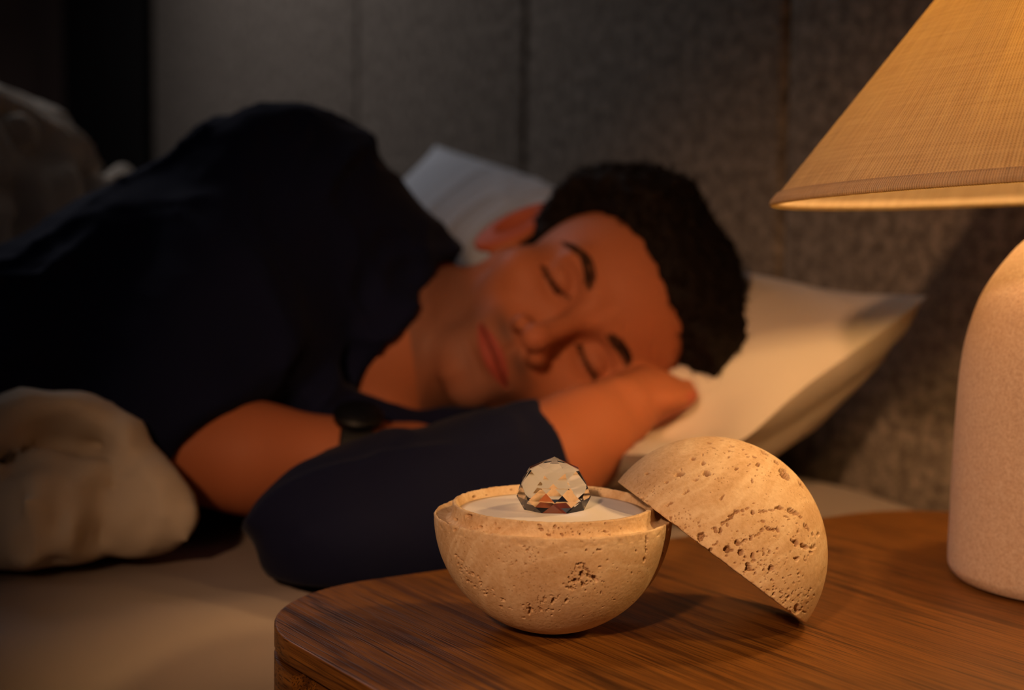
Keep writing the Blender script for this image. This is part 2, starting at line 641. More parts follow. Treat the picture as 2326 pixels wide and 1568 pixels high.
# ------------------------------------------------------------------ bed
MAT_Z = TAB_Z - 0.032
bed = empty('bed', (-1.06, -1.05, 0.0))
tag(bed, 'low bed with a beige fitted sheet over a thick mattress', 'bed')
bpy.context.view_layer.update()
bm = box_bm(-2.06, -0.062, -2.08, -0.012, 0.24, MAT_Z, bevel=0.045, seg=8)
o = bm_obj('mattress', bm, M_sheet, smooth=True)
# dense fitted sheet surface hugging the mattress
def sheet():
    nx, ny = 260, 260
    x0, x1, y0, y1 = -2.066, -0.056, -2.086, -0.006
    r = 0.05
    drop = 0.16
    def wrap(t, a, b):
        # arc-length parameter over the mattress: side, rounded edge, top, edge, side
        L = (b - a) - 2 * r; q = r * math.pi / 2; tot = L + 2 * q + 2 * drop
        s = t * tot
        if s < drop: return a, -(drop - s) - r
        s -= drop
        if s < q: w = s / r; return a + r - r * math.cos(w), -r + r * math.sin(w)
        s -= q
        if s < L: return a + r + s, 0.0
        s -= L
        if s < q: w = s / r; return b - r + r * math.sin(w), -r + r * math.cos(w)
        s -= q
        return b, -r - s
    def dens(t):
        return t
    V = np.zeros((nx + 1, ny + 1, 3))
    for i in range(nx + 1):
        u = 1 - (1 - i / nx) ** 1.5
        x, dzx = wrap(u, x0, x1)
        for j in range(ny + 1):
            v = j / ny
            v = 1 - (1 - v) ** 1.25
            y, dzy = wrap(v, y0, y1)
            V[i, j] = (x, y, MAT_Z + 0.0025 + min(dzx, dzy))
    Q = V.reshape(-1, 3).copy()
    w = np.clip((Q[:, 2] - (MAT_Z - 0.16)) / 0.1, 0, 1)
    st = Q * np.array([0.45, 1.0, 1.0]) + 0.12 * np.stack([vnoise(Q, 5, 1), vnoise(Q, 5, 2), vnoise(Q, 5, 3)], 1)
    wr = 1 - np.abs(vnoise(st, 7.0, 5))
    wr2 = 1 - np.abs(vnoise(st[:, [1, 0, 2]] * np.array([0.6, 1.5, 1]), 9.0, 9))
    Q[:, 2] += w * (0.0045 * wr ** 3 + 0.003 * wr2 ** 4 + 0.004 * vnoise(Q, 4.0, 21))
    F = []
    for i in range(nx):
        for j in range(ny):
            a = i * (ny + 1) + j
            F.append((a, a + ny + 1, a + ny + 2, a + 1))
    return link_mesh('fitted_sheet', Q, F, M_sheet)
sh = sheet()
to_local(sh, o); to_local(o, bed)
o = bm_obj('bed_frame', box_bm(-2.05, -0.075, -2.10, -0.002, 0.06, 0.238, bevel=0.01), M_wood_d)
to_local(o, bed)
for sx in (-1.98, -0.14):
    for sy in (-2.0, -0.1):
        o = bm_obj('leg', box_bm(sx - 0.03, sx + 0.03, sy - 0.03, sy + 0.03, 0.0, 0.0599), M_wood_d)
        to_local(o, bed)


# ------------------------------------------------------------------ nightstand
ns = empty('nightstand', (-0.003, -0.585, 0.0), (0, 0, R(2.4)))
tag(ns, 'walnut nightstand with a rounded-corner top standing beside the bed', 'nightstand')
LX1, LY0, LY1 = 0.52, -0.098, 0.478
o = bm_obj('table_top', rounded_prism(0, LX1, LY0, LY1, 0.095, TAB_Z - 0.0125, TAB_Z, 0.0012), M_wood, ns)
o = bm_obj('shadow_gap_rail', rounded_prism(0, LX1, LY0, LY1, 0.095, TAB_Z - 0.0160, TAB_Z - 0.0126, 0.0002, inset=0.006), M_wood_d, ns)
# quarter-round corner legs
def corner_leg(cx, cy, a0):
    bm = bmesh.new()
    ro, ri = 0.095, 0.058
    n = 14
    rings = []
    for z in (0.0, TAB_Z - 0.0162):
        outer = [bm.verts.new((cx + ro * math.cos(R(a0 + 90 * i / n)), cy + ro * math.sin(R(a0 + 90 * i / n)), z)) for i in range(n + 1)]
        inner = [bm.verts.new((cx + ri * math.cos(R(a0 + 90 * i / n)), cy + ri * math.sin(R(a0 + 90 * i / n)), z)) for i in range(n, -1, -1)]
        rings.append(outer + inner)
    a, b = rings; N = len(a)
    for i in range(N):
        bm.faces.new((a[i], a[(i + 1) % N], b[(i + 1) % N], b[i]))
    bm.faces.new(list(reversed(a))); bm.faces.new(b)
    return bm
for cx, cy, a0 in ((0.095, LY0 + 0.095, 180), (LX1 - 0.095, LY0 + 0.095, 270), (LX1 - 0.095, LY1 - 0.095, 0), (0.095, LY1 - 0.095, 90)):
    bm_obj('leg', corner_leg(cx, cy, a0), M_wood, ns)
zt = TAB_Z - 0.0163
bm_obj('side_panel', box_bm(0.008, 0.024, LY0 + 0.0955, LY1 - 0.0955, 0.16, zt), M_wood_d, ns)
bm_obj('side_panel', box_bm(LX1 - 0.024, LX1 - 0.008, LY0 + 0.0955, LY1 - 0.0955, 0.16, zt), M_wood_d, ns)
bm_obj('back_panel', box_bm(0.0955, LX1 - 0.0955, LY1 - 0.022, LY1 - 0.008, 0.16, zt), M_wood_d, ns)
bm_obj('bottom_shelf', box_bm(0.03, LX1 - 0.03, LY0 + 0.05, LY1 - 0.03, 0.16, 0.175), M_wood_d, ns)
d = bm_obj('drawer', box_bm(0.101, LX1 - 0.101, LY0 + 0.010, LY0 + 0.028, TAB_Z - 0.175, zt - 0.003, bevel=0.001), M_wood, ns)
bm = bmesh.new()
bmesh.ops.create_uvsphere(bm, u_segments=24, v_segments=12, radius=0.011)
for v in bm.verts: v.co = Vector((v.co.x + LX1 / 2, v.co.y * 0.8 + LY0 + 0.002, v.co.z + TAB_Z - 0.09))
bm_obj('knob', bm, M_brass, d, smooth=True)
bm_obj('drawer', box_bm(0.101, LX1 - 0.101, LY0 + 0.010, LY0 + 0.028, 0.185, TAB_Z - 0.179, bevel=0.001), M_wood, ns)


# ------------------------------------------------------------------ lathe helpers
def lathe(profile, n, warp_dir=None, warp=0.55):
    """profile list (r, z) from axis to axis; returns verts, faces; angular density can favour warp_dir"""
    prof = np.array(profile, float)
    t = np.arange(n) / n * 2 * math.pi
    if warp_dir is not None:
        t = t - warp * np.sin(t)
        t = t + warp_dir
    V = []; F = []
    m = len(prof)
    c, s = np.cos(t), np.sin(t)
    V = np.stack([prof[:, 0][:, None] * c[None], prof[:, 0][:, None] * s[None], np.repeat(prof[:, 1][:, None], n, 1)], -1).reshape(-1, 3)
    i = np.arange(m - 1)[:, None] * n; j = np.arange(n)[None]; jn = (j + 1) % n
    F = np.stack([(i + j), (i + jn), (i + n + jn), (i + n + j)], -1).reshape(-1, 4)
    V = V.tolist(); F = F.tolist()
    # caps
    if prof[0, 0] > 1e-7:
        V.append((0, 0, prof[0, 1])); k = len(V) - 1
        F += [(k, (jj + 1) % n, jj) for jj in range(n)]
    if prof[-1, 0] > 1e-7:
        V.append((0, 0, prof[-1, 1])); k = len(V) - 1; b = (m - 1) * n
        F += [(k, b + jj, b + (jj + 1) % n) for jj in range(n)]
    return np.array(V), F


def arc(cx, cz, r, a0, a1, n):
    return [(cx + r * math.cos(R(a0 + (a1 - a0) * i / n)), cz + r * math.sin(R(a0 + (a1 - a0) * i / n))) for i in range(n + 1)]


def line(p, q, n):
    return [(p[0] + (q[0] - p[0]) * i / n, p[1] + (q[1] - p[1]) * i / n) for i in range(1, n + 1)]


def carve(Vw, faces, pits, jit_seed):
    """press pores into the stone: pits = (px, py, rx, ry, rot deg, depth factor); returns verts, pit mask"""
    tris = [tuple(f) for f in faces]
    bvh = BVHTree.FromPolygons([tuple(v) for v in Vw.tolist()], tris)
    me = bpy.data.meshes.new('tmp'); me.from_pydata(Vw.tolist(), [], [list(f) for f in faces]); me.update()
    nrm = np.zeros(len(Vw) * 3, np.float32); me.vertices.foreach_get('normal', nrm) if False else None
    nrm = np.array([v.normal[:] for v in me.vertices]); bpy.data.meshes.remove(me)
    X, Y, Z = proj(Vw)
    nz = np.stack([vnoise(Vw, 900, jit_seed), vnoise(Vw, 900, jit_seed + 1)], 1) + 0.6 * np.stack([vnoise(Vw, 2100, jit_seed + 2), vnoise(Vw, 2100, jit_seed + 3)], 1)
    disp = np.zeros(len(Vw)); mask = np.zeros(len(Vw))
    order = np.argsort(X); Xs = X[order]
    for (px, py, rx, ry, rot, dep) in pits:
        ray = CF + CR * (px - IMG_W / 2) / FPX + CU * (IMG_H / 2 - py) / FPX
        hit = bvh.ray_cast(Vector(CAM_LOC), Vector(ray).normalized())
        if hit[0] is None: continue
        rm = max(rx, ry) * 1.8 + 3
        a, b = np.searchsorted(Xs, [px - rm, px + rm])
        ids = order[a:b]
        ids = ids[(np.abs(Y[ids] - py) < rm)]
        h = np.array(hit[0])
        ids = ids[np.linalg.norm(Vw[ids] - h, axis=1) < rm / 4400 * 2.2 + 0.0006]
        if len(ids) == 0: continue
        jw = 0.28 * min(max(rx, ry), 9)
        dx = X[ids] - px + nz[ids, 0] * jw
        dy = Y[ids] - py + nz[ids, 1] * jw
        c, s = math.cos(R(rot)), math.sin(R(rot))
        u = (dx * c + dy * s) / rx; v = (-dx * s + dy * c) / ry
        q = np.sqrt(u * u + v * v)
        w = np.clip((1.15 - q) / 0.5, 0, 1); w = w * w * (3 - 2 * w)
        D = dep * min(rx, ry) / 4400 * 1.5
        disp[ids] = np.maximum(disp[ids], w * D)
        mask[ids] = np.maximum(mask[ids], w * min(1.0, 0.35 + dep * 0.25))
    Vn = Vw - nrm * disp[:, None]
    return Vn, mask, nrm


def scatter(poly_c, rad, n, rmin, rmax, rot=0, dep=1.0, aspect=1.6):
    out = []
    for _ in range(n):
        a = rng.uniform(0, 2 * math.pi); q = math.sqrt(rng.uniform(0, 1))
        x = q * math.cos(a) * rad[0]; y = q * math.sin(a) * rad[1]
        c, s = math.cos(R(rot)), math.sin(R(rot))
        r = rmin + (rmax - rmin) * rng.uniform(0, 1) ** 2.2
        out.append((poly_c[0] + x * c - y * s, poly_c[1] + x * s + y * c, r * rng.uniform(1, aspect), r, rot + rng.normal() * 35, dep * rng.uniform(0.6, 1.4)))
    return out


def finish_stone(name, V, F, mask, mat):
    o = link_mesh(name, V, F, mat)
    set_attr(o, 'pit', np.clip(mask, 0, 1))
    return o


# ------------------------------------------------------------------ stone bowl
RB = 0.0605
bc = P(1256, 1167, 0.784)
BC = np.array([bc[0], bc[1], TAB_Z + RB - 0.0002])
view_ang = math.atan2(CAM_LOC[1] - BC[1], CAM_LOC[0] - BC[0])
prof = [(0.0002, -RB + 0.0004)]
NA = 250
for i in range(1, NA + 1):
    a = R(-90 + 89.0 * i / NA)
    prof.append((RB * math.cos(a), max(RB * math.sin(a), -RB + 0.0004)))
prof += arc(RB - 0.0009, -0.0005, 0.0009, 5, 90, 5)
prof += line(prof[-1], (0.0590, -0.0006), 3)
prof += line(prof[-1], (0.0545, -0.0026), 20)
prof += arc(0.0545, 0.0004, 0.0030, 270, 185, 10)[1:]
prof += line(prof[-1], (0.0511, 0.0052), 16)
prof += arc(0.0504, 0.0052, 0.0007, 0, 90, 4)[1:]
prof += line(prof[-1], (0.0493, 0.0059), 3)
prof += line(prof[-1], (0.0482, 0.0010), 12)
prof += line(prof[-1], (0.0002, 0.0008), 10)
V, F = lathe(prof, 900, view_ang)
V = V + BC
Z3 = 600 / 2326.0
def z3(x, y, rx, ry=None, rot=0, dep=1.0):
    ry = ry or rx
    return (960 + x * Z3, 1060 + y * Z3, rx * Z3, ry * Z3, rot, dep)
pits = [z3(1378, 862, 34, 16, -10, 1.3), z3(1425, 880, 12, 34, -15, 1.0), z3(1400, 945, 20, 32, 20, 1.7), z3(1452, 920, 30, 12, 30, .9), z3(1515, 992, 22, 36, -38, 1.7),
        z3(1470, 968, 30, 16, 25, 1.1), z3(1342, 1008, 26, 22, -30, 1.6), z3(1290, 1025, 12, 10), z3(1300, 1072, 44, 14, 15, .8), z3(1415, 1042, 22, 18, 10, 1.2), z3(1345, 900, 10, 24, 20, .7),
        z3(1380, 1000, 10, 22, 10, .9), z3(1240, 1038, 12, 8), z3(1518, 1078, 6, 10), z3(1580, 1015, 9, 7),
        z3(940, 1258, 32, 16, 25, 1.6), z3(938, 1290, 12, 20, 0, 1.8), z3(1138, 1138, 22, 9, 15, 1.3), z3(1147, 1188, 17, 27, 5, 1.5), z3(1265, 1183, 17, 20, 30, 1.6),
        z3(1075, 1168, 22, 12, 20, .8), z3(1052, 1200, 24, 10, 10, .8), z3(1040, 1262, 22, 10, 40, .9), z3(1140, 1266, 18, 9, 0, 1.3), z3(1205, 1268, 10, 6), z3(1195, 1150, 9, 7),
        z3(705, 1172, 24, 11, 30, 1.5), z3(555, 1125, 22, 12, -20, 1.1), z3(440, 948, 24, 13, 30, 1.2), z3(400, 1012, 14, 12, 0, 1.2), z3(290, 784, 13, 11, 0, 1.2), z3(318, 805, 11, 8, 30),
        z3(345, 830, 18, 6, 45, .9), z3(460, 1062, 13, 11), z3(515, 1026, 15, 12, 30, .9), z3(390, 930, 8), z3(892, 706, 20, 8, -5, 1.4), z3(922, 740, 16, 9, -10, 1.2),
        z3(1445, 741, 13, 9, 45, 1.3), z3(1555, 736, 22, 9, -5, 1.5), z3(1505, 766, 9, 6, -20), z3(1880, 745, 7, 12, 0, 1.2), z3(1972, 648, 9, 46, 2, 1.0), z3(1965, 735, 8, 34, 4, 1.0),
        z3(1950, 822, 12, 24, 8, 1.4), z3(1262, 766, 17, 7, 0, 1.0), z3(1020, 766, 9, 11), z3(713, 844, 10, 6), z3(785, 866, 20, 5, -10), z3(905, 864, 14, 7, -20, 1.0), z3(1560, 886, 15, 8, -25, 1.2),
        z3(1628, 828, 12, 8, -30, .9), z3(1592, 1236, 14, 5, -20), z3(1415, 1316, 8, 5), z3(1567, 1112, 6, 18, 10), z3(1680, 856, 7, 5), z3(1840, 940, 6, 12), z3(2118, 772, 6, 24, 12), z3(890, 1335, 16, 9, 0, .9),
        z3(1135, 1310, 10, 8), z3(720, 790, 9, 5), z3(945, 800, 8, 6), z3(1000, 825, 8, 6), z3(565, 872, 9, 6), z3(432, 812, 7, 5), z3(690, 1235, 20, 7, 15, .8), z3(775, 1250, 30, 5, 20, .7),
        z3(805, 1055, 10, 6), z3(620, 1085, 16, 6, 30), z3(1110, 940, 7, 5), z3(1210, 750, 6, 5), z3(1720, 715, 12, 4, 0, .8), z3(1690, 1175, 10, 6),
        # ring wall and ledge
        z3(640, 510, 10, 14), z3(672, 545, 14, 8), z3(512, 532, 18, 12, -10, 1.3), z3(470, 550, 26, 5, 0), z3(405, 438, 26, 18, 20, 1.1), z3(560, 522, 6, 6), z3(1025, 520, 20, 14, 10, 1.2),
        z3(1040, 555, 22, 14, 30, 1.2), z3(1108, 605, 24, 12, 10, 1.3), z3(1165, 530, 14, 20, 10, 1.0), z3(1225, 603, 18, 11, 20, 1.1), z3(1310, 552, 8, 8), z3(1322, 580, 9, 8), z3(1385, 598, 9, 12, 0, 1.3),
        z3(1365, 575, 8, 6), z3(1258, 585, 8, 6), z3(1610, 505, 8, 14), z3(1608, 575, 18, 9, 25, 1.2), z3(1748, 548, 5, 10), z3(1200, 545, 12, 12), z3(1560, 470, 10, 6), z3(1405, 475, 10, 6),
        z3(1465, 630, 20, 7, 0, 1.0), z3(1510, 650, 14, 6), z3(1640, 600, 18, 4), z3(290, 470, 20, 14, 10, 1.0), z3(240, 500, 16, 7), z3(280, 560, 14, 12, 30, 1.0), z3(1400, 665, 22, 5, 25, .8),
        z3(455, 268, 16, 14), z3(565, 255, 10, 8), z3(780, 205, 12, 10)]
pits += scatter((960 + 870 * Z3, 1060 + 790 * Z3), (58, 26), 55, .7, 2.0, 0, 1.1)
pits += scatter((960 + 470 * Z3, 1060 + 1010 * Z3), (62, 11), 46, .8, 2.4, 42, 1.0)
pits += scatter((960 + 1100 * Z3, 1060 + 1210 * Z3), (60, 20), 60, .7, 2.4, -12, 1.0)
pits += scatter((960 + 1390 * Z3, 1060 + 1000 * Z3), (34, 28), 34, .8, 2.8, 10, 1.0)
pits += scatter((960 + 1200 * Z3, 1060 + 1000 * Z3), (220, 80), 120, .5, 1.3, 0, 1.0)
pits += scatter((960 + 1230 * Z3, 1060 + 560 * Z3), (110, 9), 55, .6, 1.7, 2, 1.0)
pits += scatter((960 + 620 * Z3, 1060 + 730 * Z3), (60, 20), 20, .5, 1.3, 0, 1.0)
Vn, mask, nrm = carve(V, F, pits, 3)
rough = np.where((V[:, 2] > BC[2] - 0.001), 0.00010, 0.00004)
edge = np.exp(-((np.hypot(V[:, 0] - BC[0], V[:, 1] - BC[1]) - 0.0600) / 0.0012) ** 2) * (V[:, 2] > BC[2] - 0.004)
edge2 = np.exp(-((np.hypot(V[:, 0] - BC[0], V[:, 1] - BC[1]) - 0.0506) / 0.0010) ** 2) * (V[:, 2] > BC[2] + 0.003)
Vn -= nrm * ((0.00035 * (edge + edge2) * np.maximum(fbm(V, 300, 2, 4), -0.2) + rough * fbm(V, 700, 2, 8))[:, None])
bowl = empty('stone_bowl', tuple(BC - np.array([0, 0, RB - 0.0004])))
tag(bowl, 'round pitted travertine bowl with raised inner ring standing on the nightstand, holding a crystal', 'bowl')
o = finish_stone('bowl_body', Vn, F, mask, M_trav); to_local(o, bowl)
# plaster filling
prof = [(0.0002, 0.0011), (0.0478, 0.0012), (0.0480, 0.0014)] + [(0.0470 * (1 - i / 16) + 0.0002, 0.0016 + 0.0014 * min(1, (i / 16) * 1.6)) for i in range(1, 17)]
V, F = lathe(prof, 160)
V = V + BC
V[:, 2] += 0.00015 * vnoise(V, 120, 4) * (V[:, 2] > BC[2] + 0.002)
o = link_mesh('plaster_filling', V, F, M_wax); to_local(o, bowl)

# ------------------------------------------------------------------ crystal
cz = BC[2] + 0.0032
cr = []
bmv = []
rows = [(0.0, 0.0262, 1, 0), (0.0134, 0.0200, 8, 0.5), (0.0178, 0.0128, 8, 0.5), (0.0189, 0.0058, 8, 0), (0.0163, 0.0, 8, 0.5)]
bm = bmesh.new()
for (r, h, n, ph) in rows:
    for i in range(n):
        a = 2 * math.pi * (i + ph) / n + 0.25
        bm.verts.new((BC[0] + 0.0005 + r * math.cos(a), BC[1] + r * math.sin(a), cz + h))
res = bmesh.ops.convex_hull(bm, input=bm.verts[:])
bmesh.ops.dissolve_limit(bm, angle_limit=R(1.5), verts=bm.verts[:], edges=bm.edges[:])
bmesh.ops.recalc_face_normals(bm, faces=bm.faces[:])
o = bm_obj('crystal', bm, M_glass)
tag(o, 'clear faceted crystal dome resting on the white plaster inside the stone bowl', 'crystal')

# ------------------------------------------------------------------ lid
def lid_frame(dp):
    c = P(1613, 1254, dp)
    rd = (c - CAM_LOC) / np.linalg.norm(c - CAM_LOC)
    a = CR * 0.599 + CU * 0.801
    a = a - (a @ rd) * rd
    a = a / np.linalg.norm(a)
    lw = (-_u0 + (_u0 @ a) * a); lw /= np.linalg.norm(lw)
    return c, rd, a, (c + lw * RB)[2]
dps = np.linspace(0.70, 0.85, 301)
dp = dps[int(np.argmin([abs(lid_frame(x)[3] - TAB_Z - 0.0002) for x in dps]))]
LC, raydir, ax, _ = lid_frame(dp)
print('LID depth', dp)
e1 = -raydir; e1 = e1 - (e1 @ ax) * ax; e1 /= np.linalg.norm(e1)
e2 = np.cross(ax, e1)
RM = np.stack([e1, e2, ax], 1)
prof = [(0.0002, RB)]
for i in range(1, 251):
    a = R(90 - 89 * i / 250)
    prof.append((RB * math.cos(a), RB * math.sin(a)))
prof += arc(RB - 0.0006, 0.0006, 0.0006, 0, -90, 4)
prof += line(prof[-1], (0.0530, 0.0), 8)
prof += line(prof[-1], (0.0525, 0.007), 6)
prof += line(prof[-1], (0.0500, 0.0072), 3)
for i in range(1, 25):
    a = R(8 + 82 * i / 24)
    prof.append((max(0.0500 * math.cos(a), 0.0002), 0.0505 * math.sin(a)))
V, F = lathe(prof, 900, 0.0)
F = [tuple(reversed(f)) for f in F]
V = V @ RM.T + LC
Z4 = 540 / 1764.0
def z4(x, y, rx, ry=None, rot=0, dep=1.0):
    ry = ry or rx
    return (1360 + x * Z4, 960 + y * Z4, rx * Z4, ry * Z4, rot, dep)
pits = [z4(600, 388, 38, 15, -5, 1.6), z4(800, 382, 28, 17, 5, 2.0), z4(697, 270, 22, 11, -5, 1.4), z4(773, 303, 13, 15, 10, 1.3), z4(502, 444, 11, 9, 0, 1.3), z4(360, 381, 16, 7, -30, 1.2),
        z4(640, 522, 30, 8, -30, 1.4), z4(660, 508, 11, 10, 0, 1.3), z4(325, 568, 14, 11, 30, 1.6), z4(352, 583, 14, 4, 20), z4(520, 608, 32, 8, -30, 1.3), z4(535, 600, 12, 11, 0, 1.2),
        z4(915, 555, 8, 22, 35, 1.3), z4(905, 570, 14, 6, 0, 1.0), z4(720, 426, 22, 9, -15, 1.0), z4(740, 398, 6, 6), z4(980, 213, 24, 7, 0, 1.1), z4(985, 180, 24, 8, 0, 1.1), z4(905, 130, 20, 8, 10, 1.0),
        z4(820, 153, 22, 5, 0, 1.0), z4(965, 258, 9, 7), z4(1070, 200, 9, 8, 0, 1.3), z4(1020, 345, 13, 11, 0, 1.5), z4(1135, 432, 8, 18, -10, 1.2), z4(1180, 312, 17, 14, 0, 1.0), z4(1108, 254, 12, 8),
        z4(1155, 257, 16, 8, 20, 1.2), z4(1175, 350, 8, 7), z4(1228, 225, 44, 10, 38, 1.1), z4(1316, 298, 24, 11, 35, 1.3), z4(1378, 386, 26, 50, -42, 1.3), z4(1500, 460, 10, 36, -35, 1.2),
        z4(850, 190, 16, 4, 0, .9), z4(560, 135, 8, 5), z4(772, 240, 5, 14), z4(1095, 235, 14, 6), z4(1100, 365, 9, 4),
        # main crack
        z4(985, 690, 50, 12, -52, 1.7), z4(935, 735, 40, 11, -35, 1.5), z4(900, 800, 14, 30, 12, 1.7), z4(865, 795, 14, 24, -25, 1.4), z4(1020, 665, 22, 14, -15, 1.2), z4(1065, 655, 12, 12), z4(1100, 640, 16, 9, -20),
        z4(1150, 602, 10, 6), z4(1142, 668, 14, 19, -25, 1.5), z4(1212, 662, 32, 9, -8, 1.2), z4(1245, 660, 10, 8), z4(1285, 655, 26, 10, 5, .8), z4(1338, 636, 34, 14, 8, 1.5), z4(1440, 665, 50, 20, 22, 1.0),
        z4(1490, 700, 24, 10, 35, 1.0), z4(1390, 700, 22, 8, 15, .8), z4(1410, 720, 12, 6), z4(1217, 735, 16, 10, 20, 1.0), z4(1535, 770, 12, 26, -28, 1.1), z4(1556, 795, 8, 14, -20), z4(1590, 830, 9, 14, 0),
        z4(1628, 832, 12, 16, 0, .9), z4(1070, 685, 12, 6), z4(955, 760, 10, 14), z4(840, 790, 10, 8),
        # second crack
        z4(1030, 895, 24, 19, 10, 1.7), z4(1075, 880, 22, 10, -35, 1.4), z4(1128, 858, 14, 20, 10, 1.4), z4(1100, 870, 14, 8), z4(1170, 840, 24, 8, -25, 1.2), z4(1210, 800, 12, 16, 30, 1.1), z4(1190, 825, 14, 8),
        z4(1262, 790, 26, 12, 15, 1.3), z4(1300, 795, 22, 12, -10, 1.4), z4(1330, 800, 10, 26, -15, 1.4), z4(1240, 775, 12, 8), z4(1305, 845, 16, 6), z4(1445, 885, 28, 10, 40, 1.3), z4(1465, 898, 15, 24, -10, 2.0), z4(1525, 922, 34, 18, 35, 1.4),
        z4(1585, 930, 18, 14, 20, 1.0), z4(1575, 965, 14, 9), z4(1605, 920, 10, 16, 0, .9), z4(1478, 812, 11, 9), z4(1470, 750, 8, 6),
        z4(952, 943, 24, 28, -5, 1.8), z4(985, 950, 16, 12, 0, 1.1), z4(1050, 966, 22, 22, 0, 1.4), z4(948, 992, 13, 9), z4(880, 885, 8, 8), z4(865, 905, 26, 8, -35, 1.4), z4(825, 945, 18, 12, -30, 1.3),
        z4(1140, 990, 14, 24, 0, 1.4), z4(1145, 1030, 10, 20, 10, 1.0), z4(1110, 1085, 24, 24, 0, 1.7), z4(1105, 1055, 16, 16, 0, 1.2), z4(1182, 960, 9, 9, 0, 1.4), z4(1223, 938, 9, 8), z4(1225, 972, 6, 9), z4(1270, 962, 10, 14),
        z4(1325, 940, 8, 9), z4(1085, 998, 10, 9, 0, 1.5), z4(1250, 990, 6, 10), z4(1278, 1085, 18, 24, 15, 1.6), z4(1468, 1012, 20, 17, 10, 1.2), z4(1530, 1012, 6, 26, -8, 1.2), z4(1555, 990, 5, 8), z4(1185, 1056, 6, 6),
        z4(945, 1062, 10, 17, 0, 1.4), z4(1002, 1095, 13, 15, 0, 1.3), z4(900, 1050, 18, 6, -25), z4(1048, 1147, 12, 8), z4(832, 1050, 12, 5), z4(1010, 1045, 10, 7), z4(1238, 1165, 5, 9), z4(1120, 1222, 8, 12), z4(1155, 1262, 9, 9, 0, 1.4),
        z4(1300, 1275, 12, 14, 0, 1.4), z4(1355, 1302, 18, 8), z4(1410, 1298, 10, 18, 20, 1.2), z4(1468, 1390, 22, 34, 0, 1.2), z4(1470, 1360, 12, 12, 0, 1.4), z4(1440, 1325, 10, 8), z4(1275, 1330, 5, 12), z4(1370, 1380, 8, 8, 0, 1.3), z4(1398, 1385, 8, 7),
        z4(1480, 1290, 9, 6), z4(1415, 1420, 14, 12, 0, 1.2), z4(1500, 1270, 8, 5), z4(1410, 1240, 8, 10), z4(1370, 1160, 10, 8), z4(1200, 1190, 10, 5),
        # rim chips
        z4(705, 885, 22, 44, 12, 1.7), z4(755, 850, 26, 40, 35, 1.5), z4(600, 830, 26, 30, 30, 1.3), z4(530, 715, 10, 18, 0, 1.3), z4(615, 815, 16, 10), z4(745, 770, 14, 8, 0, .9), z4(455, 750, 18, 10, 35, 1.0), z4(640, 780, 14, 6, -30)]
pits += scatter((1360 + 1330 * Z4, 960 + 1200 * Z4), (95, 55), 230, .6, 2.7, 35, 1.1)
pits += scatter((1360 + 1300 * Z4, 960 + 880 * Z4), (110, 45), 120, .5, 1.8, 10, 1.0)
pits += scatter((1360 + 660 * Z4, 960 + 750 * Z4), (60, 26), 60, .5, 1.8, 35, 1.0)
pits += scatter((1360 + 450 * Z4, 960 + 480 * Z4), (70, 26), 46, .5, 1.8, -30, 1.0)
pits += scatter((1360 + 1050 * Z4, 960 + 300 * Z4), (110, 55), 80, .5, 1.7, 0, 1.0)
pits += scatter((1360 + 900 * Z4, 960 + 650 * Z4), (180, 100), 110, .4, 1.1, 0, 1.0)
Vn, mask, nrm = carve(V, F, pits, 21)
dist_ax = (V - LC) @ ax
edge = np.exp(-(dist_ax / 0.0012) ** 2)
Vn -= nrm * ((0.0004 * edge * np.maximum(fbm(V, 260, 2, 14), -0.15) + 0.00004 * fbm(V, 700, 2, 18))[:, None])
lid = finish_stone('domed_stone_lid', Vn, F, mask, M_trav2)
tag(lid, 'domed travertine lid with large pores, leaning tilted against the stone bowl', 'lid')

# ------------------------------------------------------------------ lamp
lb = P(2462, 1300, 0.905)
LX, LY = lb[0], lb[1]
LZ = TAB_Z
LZ += 0.0003
lamp = empty('table_lamp', (LX, LY, LZ))
tag(lamp, 'cream table lamp with a bottle-shaped base and a wide cone shade on the nightstand', 'lamp')
ZL = 1.03
prof = [(0.0002, 0.0), (0.068, 0.0), (0.0735, 0.0015), (0.0765, 0.0055), (0.0775, 0.012), (0.0772, 0.04), (0.0765, 0.08), (0.0752, 0.115), (0.0732, 0.135), (0.0695, 0.152), (0.064, 0.168),
        (0.056, 0.182), (0.047, 0.194), (0.038, 0.203), (0.030, 0.210), (0.025, 0.217), (0.0225, 0.226), (0.022, 0.236), (0.020, 0.238), (0.0002, 0.238)]
def smooth_prof(pr, n=6):
    pr = np.array(pr); out = []
    for i in range(len(pr) - 1):
        p0 = pr[max(i - 1, 0)]; p1 = pr[i]; p2 = pr[i + 1]; p3 = pr[min(i + 2, len(pr) - 1)]
        for j in range(n):
            t = j / n
            out.append(0.5 * ((2 * p1) + (-p0 + p2) * t + (2 * p0 - 5 * p1 + 4 * p2 - p3) * t * t + (-p0 + 3 * p1 - 3 * p2 + p3) * t ** 3))
    out.append(pr[-1])
    out = [(max(a, 0.0002), b) for a, b in out]
    return out
sp = prof[:2] + smooth_prof(prof[2:-2], 5) + prof[-2:]
V, F = lathe(sp, 128)
V += np.array([LX, LY, LZ])
o = link_mesh('lamp_base', V, F, M_ceramic); to_local(o, lamp)
V, F = lathe([(0.0002, 0.2385), (0.009, 0.2385), (0.009, 0.292), (0.017, 0.294), (0.017, 0.307), (0.0145, 0.309), (0.0145, 0.317), (0.0002, 0.317)], 48)
V += np.array([LX, LY, LZ]); o = link_mesh('bulb_socket', V, F, M_brass); to_local(o, lamp)
